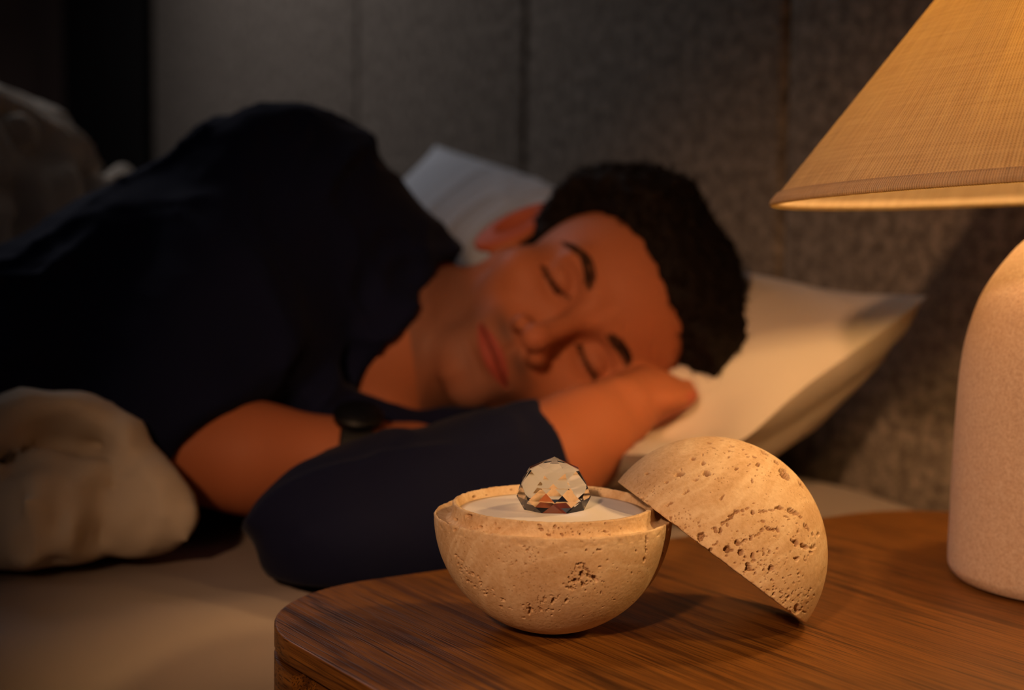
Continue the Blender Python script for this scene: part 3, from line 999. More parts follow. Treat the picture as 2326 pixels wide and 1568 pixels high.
# bulb
bprof = [(0.0002, 0.3172), (0.010, 0.3172), (0.012, 0.325), (0.019, 0.336), (0.0215, 0.347), (0.019, 0.359), (0.011, 0.3665), (0.0002, 0.3685)]
V, F = lathe(bprof[:2] + smooth_prof(bprof[1:], 4)[1:], 48)
V += np.array([LX, LY, LZ])
MB = NT('glowing_bulb', (1, 0.8, 0.5), 0.5)
MB.b.inputs['Emission Color'].default_value = (1.0, 0.58, 0.23, 1)
MB.b.inputs['Emission Strength'].default_value = BULB_POWER
o = link_mesh('bulb', V, F, MB.m); to_local(o, lamp)
# cone shade: slightly tilted on its fitter
RS, RT, HS, WALL = 0.187, 0.055, 0.166, 0.0012
SH_Z = 0.2310
n = 360; m = 40
Vs = []; uvs = []
def ring_rows():
    rows = []
    # outside from top to bottom, rolled hem, inside from bottom to top
    for i in range(m + 1):
        t = i / m
        rows.append((RT + (RS - RT) * t, HS * (1 - t), t))
    tx, tz = (RS - RT), -HS; L = math.hypot(tx, tz); tx /= L; tz /= L
    hem = 0.0020
    for k in range(1, 9):   # rolled edge
        a = R(-90 + 22.5 * k)
        rows.append((RS + hem * (math.cos(a) - 0) * tx * 0 + hem * math.cos(R(90 - 22.5 * k)) * 0.9 * (1 if k < 9 else 0) * 0.6 - hem * (1 - math.cos(R(22.5 * k))) * 0.8,
                     -hem * math.sin(R(22.5 * k)) * 1.0, 1 + 0.001 * k))
    for i in range(m + 1):
        t = 1 - i / m
        rows.append((RT + (RS - RT) * t - WALL * 1.6, HS * (1 - t) - WALL * 0.2 + 0.0006, t))
    return rows
rows = ring_rows()
tilt = Matrix.Rotation(R(0), 4, 'X')
# tilt: the side near the camera sits higher, the far-left side lower
tdir = -_f0 * 0.0082 / RS + _r0 * 0.0100 / RS
slant = math.hypot(RS - RT, HS)
for (r, z, t) in rows:
    a = np.arange(n) / n * 2 * math.pi
    x = r * np.cos(a); y = r * np.sin(a)
    zz = z + x * tdir[0] + y * tdir[1]
    Vs.append(np.stack([LX + x, LY + y, LZ + SH_Z + zz], 1))
Vs = np.concatenate(Vs)
nr = len(rows)
Fs = []
for i in range(nr - 1):
    for j in range(n):
        jn = (j + 1) % n
        Fs.append((i * n + j, (i + 1) * n + j, (i + 1) * n + jn, i * n + jn))
for j in range(n):
    jn = (j + 1) % n
    Fs.append(((nr - 1) * n + j, j, jn, (nr - 1) * n + jn))
shade = link_mesh('lamp_shade', Vs, Fs, M_shade)
uvl = shade.data.uv_layers.new(name='UVMap')
uv = np.zeros((len(shade.data.loops), 2), np.float32)
li = np.zeros(len(shade.data.loops), np.int32); shade.data.loops.foreach_get('vertex_index', li)
rr = np.array([q[2] for q in rows])
fl = np.repeat(np.arange(len(Fs)), 4)
jj = fl % n
vj = li % n
uu = np.where((vj == 0) & (jj == n - 1), n, vj) / n * 2 * math.pi * 0.12
uv[:, 0] = uu
uv[:, 1] = rr[np.minimum(li // n, nr - 1)] * slant
uvl.data.foreach_set('uv', uv.ravel())
to_local(shade, lamp)
# sewn hem band around the lower edge
hb_rows = []
tx, tz = (RS - RT) / slant, -HS / slant
nx_, nz_ = HS / slant, (RS - RT) / slant
for s_, o_ in ((-0.0062, 0.0003), (-0.0058, 0.0011), (-0.003, 0.0013), (-0.001, 0.0013), (0.0012, 0.0009), (0.0022, -0.0003), (0.0018, -0.0020), (0.0002, -0.0026)):
    hb_rows.append((RS + tx * s_ + nx_ * o_, tz * s_ + nz_ * o_))
Vh = []
for (r, z) in hb_rows:
    a = np.arange(n) / n * 2 * math.pi
    x = r * np.cos(a); y = r * np.sin(a)
    Vh.append(np.stack([LX + x, LY + y, LZ + SH_Z + z + x * tdir[0] + y * tdir[1]], 1))
Vh = np.concatenate(Vh); Fh = []
for i in range(len(hb_rows) - 1):
    for j in range(n):
        jn = (j + 1) % n
        Fh.append((i * n + j, (i + 1) * n + j, (i + 1) * n + jn, i * n + jn))
hem = link_mesh('hem', Vh, Fh, M_shade)
uvl = hem.data.uv_layers.new(name='UVMap')
li = np.zeros(len(hem.data.loops), np.int32); hem.data.loops.foreach_get('vertex_index', li)
uv = np.zeros((len(li), 2), np.float32); uv[:, 0] = (li % n) / n * 2 * math.pi * 0.187; uv[:, 1] = (li // n) * 0.0022
uvl.data.foreach_set('uv', uv.ravel())
to_local(hem, shade)
# wire fitter carrying the shade
bm = bmesh.new()
def tube_pts(bm, pts, r, seg=8):
    prev = None
    pts = [Vector(p) for p in pts]
    for i, p in enumerate(pts):
        d = (pts[min(i + 1, len(pts) - 1)] - pts[max(i - 1, 0)]).normalized()
        u = d.cross(Vector((0, 0, 1)))
        if u.length < 1e-3: u = d.cross(Vector((1, 0, 0)))
        u.normalize(); w = d.cross(u)
        ring = [bm.verts.new(p + r * (u * math.cos(2 * math.pi * k / seg) + w * math.sin(2 * math.pi * k / seg))) for k in range(seg)]
        if prev:
            for k in range(seg):
                bm.faces.new((prev[k], prev[(k + 1) % seg], ring[(k + 1) % seg], ring[k]))
        else:
            bm.faces.new(ring[::-1])
        prev = ring
    bm.faces.new(prev)
for k in range(3):
    a = 2 * math.pi * k / 3 + 0.4
    pts = [(LX + 0.015 * math.cos(a), LY + 0.015 * math.sin(a), LZ + 0.305), (LX + 0.045 * math.cos(a), LY + 0.045 * math.sin(a), LZ + 0.33),
           (LX + 0.054 * math.cos(a), LY + 0.054 * math.sin(a), LZ + SH_Z + HS - 0.001 + 0.054 * (math.cos(a) * tdir[0] + math.sin(a) * tdir[1]))]
    tube_pts(bm, pts, 0.0012)
o = bm_obj('wire_fitter', bm, M_brass, smooth=True); to_local(o, lamp)


# ------------------------------------------------------------------ pillows
XD = np.array([1.0, 0, 0])


def pillow(name, cs, T, Tb, mat, label, dents=(), seed=0, wr=0.003, nu=150, nv=110, group=None, exp=0.62, expb=None):
    """cs: near-front, near-back, far-back, far-front corners; T upper fullness, Tb lower fullness"""
    c = [np.array(q) for q in cs]
    u = np.linspace(-1, 1, nu); v = np.linspace(-1, 1, nv)
    U, W = np.meshgrid(u, v, indexing='ij')
    pin = 0.055
    U2 = U * (1 - pin * (1 - W ** 2) * np.abs(U) ** 2); W2 = W * (1 - pin * (1 - U ** 2) * np.abs(W) ** 2)
    s = (U2 + 1) / 2; t = (W2 + 1) / 2     # s: near -> far, t: front -> back
    mid = ((1 - s) * (1 - t))[..., None] * c[0] + ((1 - s) * t)[..., None] * c[1] + (s * t)[..., None] * c[2] + (s * (1 - t))[..., None] * c[3]
    nrm = np.cross(c[1] - c[3], c[0] - c[2]); nrm /= np.linalg.norm(nrm)
    if nrm[2] < 0: nrm = -nrm
    prof = ((1 - np.abs(U) ** 2.6) * (1 - np.abs(W) ** 2.6)).clip(0, 1) ** exp
    base_ = ((1 - np.abs(U) ** 2.6) * (1 - np.abs(W) ** 2.6)).clip(0, 1)
    top = mid + nrm * (T * prof)[..., None]
    if expb:
        mid = mid - np.array([0, 0, 1.0]) * (0.020 * (1 - W ** 2) * np.clip(-U, 0, 1) ** 3)[..., None]
        top = mid + nrm * (T * prof)[..., None]
        base8 = ((1 - np.abs(U) ** 14) * (1 - np.abs(W) ** 14)).clip(0, 1)
        gq = np.clip(np.minimum(1 - np.abs(U), 1 - np.abs(W)) / 0.03, 0, 1)
        bot = mid + (mid.mean((0, 1)) - mid) * (0.055 * gq)[..., None] - nrm * (Tb * base8 ** 0.5 * (expb + (1 - expb) * base_))[..., None]
    else:
        bot = mid - nrm * (Tb * base_ ** exp)[..., None]
    for (dp, rad, dep) in dents:
        for A in (top,):
            q = A - np.array(dp); q[..., 2] = 0
            g = np.exp(-(np.linalg.norm(q, axis=-1) / rad) ** 2)
            A[..., 2] -= dep * g
    bot[..., 2] = np.minimum(bot[..., 2], top[..., 2] - 0.002 * (prof > 0))
    for A, sg in ((top, 1), (bot, -1)):
        Q = A.reshape(-1, 3)
        st = Q + 0.08 * np.stack([vnoise(Q, 6, seed + 1), vnoise(Q, 6, seed + 2), vnoise(Q, 6, seed + 3)], 1)
        w = (1 - np.abs(vnoise(st * np.array([1, 1.8, 1]), 9, seed + 5))) ** 4 + 0.6 * (1 - np.abs(vnoise(st * np.array([1.7, 1, 1]), 16, seed + 6))) ** 5
        fade = prof.reshape(-1)
        A += sg * nrm * (wr * w * np.minimum(1, fade * 1.6) + 0.5 * wr * vnoise(Q, 11, seed + 9) * fade).reshape(nu, nv)[..., None]
    for A, sgn in ((top, -1), (bot, -1)):      # the cloth gives way under the head, neck and arm
        Q = A.reshape(-1, 3)
        nearp = np.linalg.norm(Q - HO, axis=1) < 0.5
        for _ in range(24):
            dd = np.minimum(sd_person0(Q[nearp]), sd_shirt(Q[nearp]))
            Q[nearp, 2] -= np.maximum(0, 0.0015 - dd)
        A[...] = Q.reshape(nu, nv, 3)
    top[..., 2] = np.maximum(top[..., 2], MAT_Z + 0.0126)
    bot[..., 2] = np.clip(bot[..., 2], MAT_Z + 0.0112, None)
    bot[..., 2] = np.minimum(bot[..., 2], top[..., 2] - 0.001)
    bot[0] = top[0]; bot[-1] = top[-1]; bot[:, 0] = top[:, 0]; bot[:, -1] = top[:, -1]
    V = np.concatenate([top.reshape(-1, 3), bot.reshape(-1, 3)]); K = nu * nv
    F = []
    for i in range(nu - 1):
        for j in range(nv - 1):
            a = i * nv + j
            F.append((a, a + 1, a + nv + 1, a + nv))
            F.append((K + a, K + a + nv, K + a + nv + 1, K + a + 1))
    bm = bmesh.new()
    vs = [bm.verts.new(p) for p in V.tolist()]
    for f in F: bm.faces.new([vs[i] for i in f])
    bmesh.ops.remove_doubles(bm, verts=bm.verts[:], dist=1e-5)
    bmesh.ops.recalc_face_normals(bm, faces=bm.faces[:])
    for f in bm.faces: f.smooth = True
    for e in bm.edges:
        if len(e.link_faces) == 2 and e.calc_face_angle(0) > R(55): e.smooth = False
    o = bm_obj(name, bm, mat)
    tag(o, label, 'pillow', group)
    return o


# ------------------------------------------------------------------ the sleeping man
man = empty('person', tuple(P(560, 1150, 1.22)))
man.location.z = MAT_Z + 0.004
tag(man, 'man asleep on his side in a navy shirt, one arm tucked under his cheek', 'person')

HS_ = 1.045                                # head scale
hz = 0.924 * CR + 0.383 * CU              # towards the crown
hx = 0.383 * CR - 0.924 * CU              # his left
hy = CF.copy()                            # back of the head
HM = np.stack([hx, hy, hz], 1)
EYE = P(1320, 725, 1.175)
HO = EYE + hy * 0.083 * HS_               # head origin


def hl(p):                                # world -> head local
    return ((p - HO) @ HM) / HS_


def hw(q):                                # head local -> world
    return HO + (np.asarray(q, float) * HS_) @ HM.T


def head_sdf(q):
    """q in head space: x his left, y back, z up, eye line at z=0, eyes at x=+-0.031"""
    s = q.copy(); s[..., 0] = np.abs(q[..., 0])
    d = sd_ell(s, (0, 0.014, 0.034), (0.0765, 0.0985, 0.086))
    d = smin(d, sd_ell(s, (0, -0.030, 0.030), (0.062, 0.060, 0.060)), 0.03)
    d = smin(d, sd_ell(s, (0, -0.030, -0.038), (0.060, 0.058, 0.061)), 0.025)
    d = smin(d, sd_cone(s, (0.057, 0.004, -0.034), (0.052, -0.016, -0.064), 0.018, 0.0150), 0.016)
    d = smin(d, sd_cone(s, (0.052, -0.016, -0.064), (0.018, -0.070, -0.094), 0.0150, 0.0130), 0.012)
    d = smin(d, sd_cone(s, (0.0, -0.077, -0.097), (0.010, -0.075, -0.096), 0.0150, 0.0145), 0.014)
    d = smin(d, sd_ell(s, (0.044, -0.058, -0.026), (0.023, 0.024, 0.019)), 0.022)          # cheek bone
    d = smin(d, sd_ell(s, (0, -0.074, -0.064), (0.030, 0.026, 0.027)), 0.020)              # muzzle
    d = smin(d, sd_cone(s, (0.008, -0.086, 0.0125), (0.040, -0.0755, 0.0150), 0.0085, 0.0085), 0.014)  # brow ridge
    d = smax(d, -sd_ell(s, (0.0315, -0.102, -0.002), (0.0185, 0.0220, 0.0130)), 0.012)      # eye socket
    d = smin(d, sd_ell(s, (0.0315, -0.0735, -0.0030), (0.0142, 0.0135, 0.0115)), 0.004)     # closed lid
    # lash crease
    lx = (s[..., 0] - 0.0315) / 0.0145
    tl = np.where(q[..., 0] < 0, -0.0040, 0.0015)
    zl = -0.0080 + 0.0030 * lx * lx + tl * lx
    near = np.exp(-(lx / 1.1) ** 4) * np.exp(-((s[..., 2] - zl) / 0.0016) ** 2) * (s[..., 1] < -0.06)
    d = d + 0.0016 * near
    zl2 = 0.0075 - 0.0035 * lx * lx
    d = d + 0.0009 * np.exp(-(lx / 1.1) ** 4) * np.exp(-((s[..., 2] - zl2) / 0.0013) ** 2) * (s[..., 1] < -0.06)
    # nose
    d = smin(d, sd_cone(s, (0, -0.0865, 0.006), (0, -0.1120, -0.0330), 0.0075, 0.0088), 0.011)
    d = smin(d, sd_sph(s, (0, -0.1135, -0.0375), 0.0095), 0.006)
    d = smin(d, sd_ell(s, (0.0125, -0.1000, -0.0410), (0.0082, 0.0115, 0.0078)), 0.006)
    d = smax(d, -sd_ell(s, (0.0066, -0.1060, -0.0490), (0.0036, 0.0062, 0.0045)), 0.003)
    # lips
    X = q[..., 0]
    ax_ = np.abs(X)
    for (za, yb, r, dip) in ((-0.0635, -0.0965, 0.0048, 0.0012), (-0.0735, -0.0955, 0.0060, 0.0)):
        t = np.clip(ax_ / 0.0255, 0, 1)
        cy = yb + 0.0135 * t ** 2
        czz = za - (0.0045 if za > -0.07 else -0.0035) * t ** 1.5 + (0.0 if dip == 0 else -dip * np.exp(-(X / 0.004) ** 2))
        rr_ = r * (1 - 0.75 * t ** 2)
        L = np.sqrt((q[..., 1] - cy) ** 2 + ((q[..., 2] - czz) * 1.05) ** 2 + (np.maximum(ax_ - 0.0255, 0)) ** 2) - rr_
        d = smin(d, L, 0.0035)
    mz = -0.0685 + 0.0010 * np.cos(X / 0.006)
    d = d + 0.0022 * np.exp(-((q[..., 2] - mz) / 0.0012) ** 2) * (ax_ < 0.0255) * (q[..., 1] < -0.075)
    d = d + 0.0022 * np.exp(-((q[..., 2] + 0.0835) / 0.0045) ** 2) * np.exp(-(X / 0.018) ** 2) * (q[..., 1] < -0.07)
    d = d + 0.0011 * np.exp(-(X / 0.0028) ** 2) * np.exp(-((q[..., 2] + 0.0555) / 0.005) ** 2) * (q[..., 1] < -0.07)
    # ears
    for sg in (1, -1):
        E = np.array(Matrix.Rotation(R(-32 * sg), 3, 'Z') @ Matrix.Rotation(R(-8), 3, 'X'))
        e = (q - np.array([sg * 0.0870, 0.018, -0.014])) @ E
        ed = sd_ell(e, (0, 0, 0), (0.0075, 0.0205, 0.0340))
        rim = np.sqrt(e[..., 0] ** 2 + (np.sqrt((e[..., 1] / 0.018) ** 2 + (e[..., 2] / 0.0315) ** 2) * 0.02 - 0.02) ** 2) - 0.0040
        ed = smax(ed, -sd_ell(e, (sg * 0.008, -0.001, 0.002), (0.0085, 0.0115, 0.0200)), 0.003)
        ed = smin(ed, rim, 0.003)
        d = smin(d, ed, 0.006)
    return d


# body skeleton, radii of the bare body; the shirt is grown from the same lines
RSH = P(640, 500, 1.25); LSH = P(830, 860, 1.25)
REL = P(350, 1005, 1.10); RWR = P(822, 1035, 1.09)
LEL = P(765, 1222, 0.985); LWR = P(1400, 940, 1.125)
NECK0 = hw((0, 0.030, -0.055)); NECK1 = P(905, 757, 1.262); NECK2 = P(790, 710, 1.31)


def sd_body_soft(p):
    g = 0.0
    up = chain(p, [(P(600, 560, 1.27), 0.080), (P(400, 715, 1.24), 0.098), (P(130, 915, 1.18), 0.098), (P(-250, 1080, 1.08), 0.11)], 0.06)
    lo = chain(p, [(LSH, 0.070), (P(520, 920, 1.30), 0.100), (P(150, 1010, 1.24), 0.09), (P(-250, 1080, 1.14), 0.10)], 0.06)
    d = smin(up, lo, 0.06)
    d = smin(d, sd_cone(p, P(-250, 980, 1.1), P(-1500, 1000, 0.95), 0.10, 0.07), 0.06)     # thighs under the duvet
    d = smin(d, chain(p, [(RSH, 0.072), (P(790, 650, 1.28), 0.070), (P(840, 790, 1.28), 0.062), (LSH, 0.064)], 0.05), 0.05)
    return d


def sd_arms(p):
    r = chain(p, [(RSH, 0.058), (P(480, 760, 1.17), 0.048), (REL, 0.042)], 0.03)
    r = smin(r, chain(p, [(REL, 0.042), (P(570, 1040, 1.09), 0.036), (RWR, 0.026)], 0.02), 0.02)
    l = chain(p, [(P(830, 890, 1.29), 0.046), (P(850, 1110, 1.16), 0.041), (LEL, 0.040)], 0.03)
    l = smin(l, chain(p, [(LEL, 0.043), (P(1050, 1130, 1.04), 0.038), (P(1240, 1050, 1.075), 0.036), (P(1320, 995, 1.10), 0.032), (LWR, 0.0255)], 0.02), 0.02)
    return smin(r, l, 0.004)


def hand(p, wrist, palm, d_f, nrm, curl, size=1.0, thumb=1):
    """wrist->palm line, finger direction d_f, palm normal nrm; five separate fingers"""
    d_f = d_f / np.linalg.norm(d_f); nrm = nrm - (nrm @ d_f) * d_f; nrm /= np.linalg.norm(nrm)
    sd = np.cross(d_f, nrm)
    rot = np.stack([d_f, sd, nrm], 1)
    d = sd_ell(p, palm, (0.050 * size, 0.042 * size, 0.017 * size), rot)
    d = smin(d, sd_cone(p, wrist, palm, 0.025, 0.020), 0.015)
    lens = (0.072, 0.080, 0.075, 0.058)
    for i, L in enumerate(lens):
        off = (1.5 - i) * 0.0195 * size
        b = palm + d_f * 0.036 * size + sd * off
        a1 = curl * (1 + 0.08 * i)
        dirs = [d_f * math.cos(a1 * k) - nrm * math.sin(a1 * k) for k in (0.5, 1.3, 2.0)]
        p1 = b + dirs[0] * L * 0.45; p2 = p1 + dirs[1] * L * 0.32; p3 = p2 + dirs[2] * L * 0.23
        d = smin(d, chain(p, [(b, 0.0095), (p1, 0.0088), (p2, 0.0080), (p3, 0.0068)], 0.003), 0.004)
    b = palm - d_f * 0.020 * size + sd * thumb * 0.030 * size
    t1 = b + (d_f * 0.6 + sd * thumb * 0.65 - nrm * 0.2) * 0.040
    t2 = t1 + (d_f * 0.85 + sd * thumb * 0.25 - nrm * 0.3) * 0.030
    return smin(d, chain(p, [(b, 0.0125), (t1, 0.0105), (t2, 0.0085)], 0.005), 0.006)


RPALM = P(930, 1028, 1.12); LPALM = P(1464, 899, 1.168)


def sd_person0(p):
    d = sd_body_soft(p) + 0.012
    d = smin(d, sd_arms(p), 0.02)
    d = smin(d, chain(p, [(NECK0, 0.057), (NECK1, 0.0635), (NECK2, 0.066)], 0.02), 0.012)
    d = smin(d, sd_cone(p, hw((0, 0.0, -0.07)), P(925, 790, 1.232), 0.040, 0.056), 0.02)
    q = hl(p)
    near = np.linalg.norm(q, axis=-1) < 0.22
    hd = np.linalg.norm(q, axis=-1) - 0.11
    if near.any():
        hd = hd.copy(); hd[near] = head_sdf(q[near]) * HS_
    d = smin(d, hd, 0.012)
    for wr_, pl, dr, nm, cu, th in ((RWR, RPALM, P(1150, 1000, 1.15) - RPALM, np.array(CU), 0.35, -1), (LWR, LPALM, P(1535, 842, 1.35) - LPALM, np.array(CU), 0.12, -1)):
        bb = np.linalg.norm(p - pl, axis=-1)
        m_ = bb < 0.19
        hh = bb - 0.10
        hh = np.maximum(hh, 0.03) if hh.ndim else hh
        if m_.any():
            hh = hh.copy(); hh[m_] = hand(p[m_], wr_, pl, dr, nm, cu, 0.95, th)
        d = smin(d, hh, 0.008)
    return d


def sd_person(p):
    return smax(sd_person0(p), (MAT_Z + 0.0135) - p[..., 2], 0.004)


corners = np.array([P(-420, 200, 1.0), P(-420, 1300, 1.0), P(1760, 200, 1.35), P(1760, 1300, 0.95), P(-420, 700, 1.4)])
allp = [RSH, LSH, REL, LEL, LWR, RPALM, LPALM, P(-250, 980, 1.1), HO, P(-700, 980, 1.03)]
lo = np.min(allp, 0) - 0.16; hi = np.max(allp, 0) + 0.16
V, F = surface_nets(sd_person, lo, hi, 0.0042)
bm = bmesh.new()
vs = [bm.verts.new(p) for p in V.tolist()]
for f in F.tolist():
    try: bm.faces.new([vs[i] for i in f])
    except ValueError: pass
bm.verts.ensure_lookup_table()
Q = hl(V)
face_near = ((Q[:, 1] < 0.05) & (np.abs(Q[:, 0]) < 0.115) & (Q[:, 2] > -0.135) & (Q[:, 2] < 0.085))
edges = [e for e in bm.edges if face_near[e.verts[0].index] and face_near[e.verts[1].index]] if False else None
bm.verts.index_update()
edges = [e for e in bm.edges if face_near[e.verts[0].index] and face_near[e.verts[1].index]]
bmesh.ops.subdivide_edges(bm, edges=edges, cuts=3, use_grid_fill=True, smooth=0)
V2 = np.array([v.co[:] for v in bm.verts])
V3 = project(V2, sd_person, 3)
for v, c in zip(bm.verts, V3.tolist()): v.co = c
body = bm_obj('body', bm, M_skin, smooth=True)
q = hl(V3); ql = q.copy(); ql[:, 0] = np.abs(ql[:, 0])
tone = np.tile(np.array([0.46, 0.148, 0.062]), (len(V3), 1))
inhead = np.linalg.norm(q, axis=1) < 0.15
def blend(w, c):
    global tone
    w = (w * inhead)[:, None]
    tone = tone * (1 - w) + np.array(c) * w
def sst(x, a, b):
    t = np.clip((x - a) / (b - a), 0, 1); return t * t * (3 - 2 * t)
# beard shadow: jaw, chin, upper lip
beard = sst(-q[:, 2], 0.045, 0.075) * sst(-q[:, 1], -0.02, 0.03) * (0.55 + 0.45 * sst(ql[:, 0], 0.0, 0.03))
must = np.exp(-((q[:, 2] + 0.0545) / 0.0065) ** 2) * (ql[:, 0] < 0.034) * np.exp(-((ql[:, 0] - 0.014) / 0.016) ** 2) * (q[:, 1] < -0.06)
blend(np.clip(0.75 * beard, 0, 1), (0.20, 0.105, 0.075))
blend(np.clip(0.80 * must, 0, 1), (0.10, 0.055, 0.04))
goat = np.exp(-((q[:, 2] + 0.088) / 0.008) ** 2) * np.exp(-(q[:, 0] / 0.02) ** 2) * (q[:, 1] < -0.06)
blend(0.45 * goat, (0.16, 0.09, 0.07))
t_ = np.clip(ql[:, 0] / 0.0255, 0, 1)
lipm = (q[:, 1] < -0.080) * (ql[:, 0] < 0.026) * sst(0.0085 * (1 - 0.8 * t_ ** 2) - np.abs(q[:, 2] + 0.0690 + 0.0005), 0, 0.0016)
blend(0.9 * lipm, (0.36, 0.06, 0.045))
blend(0.9 * np.exp(-((q[:, 2] + 0.0685) / 0.0011) ** 2) * (ql[:, 0] < 0.025) * (q[:, 1] < -0.08), (0.10, 0.02, 0.015))
blend(0.55 * sst(ql[:, 0], 0.076, 0.080), (0.50, 0.085, 0.05))
lx = (ql[:, 0] - 0.0315) / 0.0145
blend(0.25 * np.exp(-lx ** 2) * np.exp(-((q[:, 2]) / 0.012) ** 2) * (q[:, 1] < -0.05), (0.36, 0.14, 0.085))
blend(0.25 * np.exp(-((ql[:, 0]) / 0.013) ** 2) * np.exp(-((q[:, 2] + 0.038) / 0.012) ** 2) * (q[:, 1] < -0.09), (0.55, 0.16, 0.09))
set_attr(body, 'tone', tone)
to_local(body, man)

# closed lashes
def lash(sg):
    bm = bmesh.new()
    pts = []
    for i in range(15):
        t = -1 + 2 * i / 14
        x = 0.0315 + 0.0142 * t; z = -0.0085 + 0.0030 * t * t + (-0.0040 if sg < 0 else 0.0015) * t
        pts.append((x * sg, -0.082, z))
    W = []
    for pt in pts:
        # march onto the skin from the front
        ys = np.linspace(-0.10, -0.06, 90)
        qq = np.stack([np.full(90, pt[0]), ys, np.full(90, pt[2])], 1)
        dd = head_sdf(qq)
        k = int(np.argmax(dd < 0))
        W.append(hw((pt[0], ys[k] - 0.0006, pt[2])))
    tube_pts(bm, W, 0.0009, 6)
    for i in range(60):
        t = rng.uniform(0, 14); k = int(t); f = t - k
        b = W[k] * (1 - f) + W[min(k + 1, 14)] * f
        xx = (t / 7 - 1)
        dr = (hz * -0.0045 + hy * -0.0042 + hx * sg * 0.003 * xx) * rng.uniform(0.7, 1.2)
        tube_pts(bm, [b, b + dr * 0.55, b + dr + hz * 0.0008], 0.00022, 3)
    return bm
for sg in (1, -1):
    o = bm_obj('eyelashes', lash(sg), M_brow, smooth=True); to_local(o, man)


def skin_point(x, z):
    ys = np.linspace(-0.12, -0.02, 260)
    qq = np.stack([np.full(260, x), ys, np.full(260, z)], 1)
    dd = head_sdf(qq)
    k = int(np.argmax(dd < 0))
    return ys[k]


def strand_mesh(strands, r0, r1, seg=3):
    """strands (N, K, 3) -> thin tapered tubes"""
    N, K, _ = strands.shape
    d = np.gradient(strands, axis=1)
    d /= np.maximum(np.linalg.norm(d, axis=-1, keepdims=True), 1e-9)
    ref = np.array([0.31, 0.57, 0.76])
    u = np.cross(d, ref); u /= np.maximum(np.linalg.norm(u, axis=-1, keepdims=True), 1e-9)
    w = np.cross(d, u)
    rad = np.linspace(r0, r1, K)[None, :, None]
    rings = [strands + rad * (u * math.cos(2 * math.pi * k / seg) + w * math.sin(2 * math.pi * k / seg)) for k in range(seg)]
    V = np.stack(rings, 2).reshape(-1, 3)
    base = (np.arange(N) * K * seg)[:, None, None] + (np.arange(K - 1) * seg)[None, :, None]
    k = np.arange(seg)[None, None]; kn = (k + 1) % seg
    F = np.stack([base + k, base + kn, base + seg + kn, base + seg + k], -1).reshape(-1, 4)
    return V, F


def brow(sg):
    S = []
    for i in range(300):
        t = rng.uniform(0, 1)
        x = 0.0165 + 0.0375 * t
        zc = 0.0135 + 0.0065 * math.sin(min(t / 0.62, 1.0) * math.pi / 2) - (0.007 * max(t - 0.62, 0) / 0.38)
        wdt = 0.0058 * (1 - 0.5 * t) * min(1.0, 0.45 + 3 * t)
        z = zc + rng.uniform(-1, 1) * wdt
        y = skin_point(x, z)
        b = np.array([x, y - 0.0002, z])
        dr = np.array([0.75, 0.18 * t, 0.55 - 0.9 * t + (0 if z < zc else -0.35)]); dr /= np.linalg.norm(dr)
        L = 0.0065
        pts = [b, b + dr * L * 0.5 + np.array([0, -0.0009, 0]), b + dr * L + np.array([0, -0.0005 + 0.001 * t, 0])]
        S.append(pts)
    S = np.array(S); S[..., 0] *= sg
    S = HO + (S * HS_) @ HM.T
    return strand_mesh(S, 0.00022, 0.00008)
for sg in (1, -1):
    V, F = brow(sg)
    o = link_mesh('eyebrow', V, F, M_brow); to_local(o, man)

# hair
_az = np.radians([0, 18, 35, 52, 66, 78, 90, 100, 112, 128, 150, 180])
_zh = np.array([0.064, 0.065, 0.060, 0.048, 0.028, -0.012, -0.030, 0.020, 0.005, -0.040, -0.068, -0.075])


def hair_t(q):
    az = np.arctan2(np.abs(q[..., 0]), -(q[..., 1] - 0.01))
    zh = np.interp(az, _az, _zh) + 0.003 * vnoise(q, 140, 3)
    top = sst(q[..., 2], 0.0, 0.07)
    side = sst(np.abs(q[..., 0]), 0.03, 0.07)
    full = 0.010 + 0.006 * top + 0.016 * side * sst(q[..., 2], -0.01, 0.04) + 0.004 * sst(q[..., 1], 0.0, 0.08)
    w = sst(q[..., 2] - zh, -0.001, 0.022)
    return np.where(q[..., 2] > zh, full * (0.18 + 0.82 * w), -0.006)


def skull(q):
    s = q.copy(); s[..., 0] = np.abs(q[..., 0])
    d = sd_ell(s, (0, 0.014, 0.034), (0.0765, 0.0985, 0.086))
    d = smin(d, sd_ell(s, (0, -0.030, 0.030), (0.062, 0.060, 0.060)), 0.03)
    d = smin(d, sd_cone(s, (0.056, 0.006, -0.036), (0.050, -0.012, -0.074), 0.018, 0.016), 0.022)
    return d


def sd_hair(p):
    q = hl(p)
    d = skull(q) * HS_
    t = hair_t(q)
    curl = 0.0022 * (np.abs(vnoise(p, 95, 5)) * 2 - 0.5) + 0.0014 * vnoise(p, 210, 6)
    return d - t - curl * (t > 0)
V, F = surface_nets(sd_hair, HO - 0.155, HO + 0.155, 0.0026)
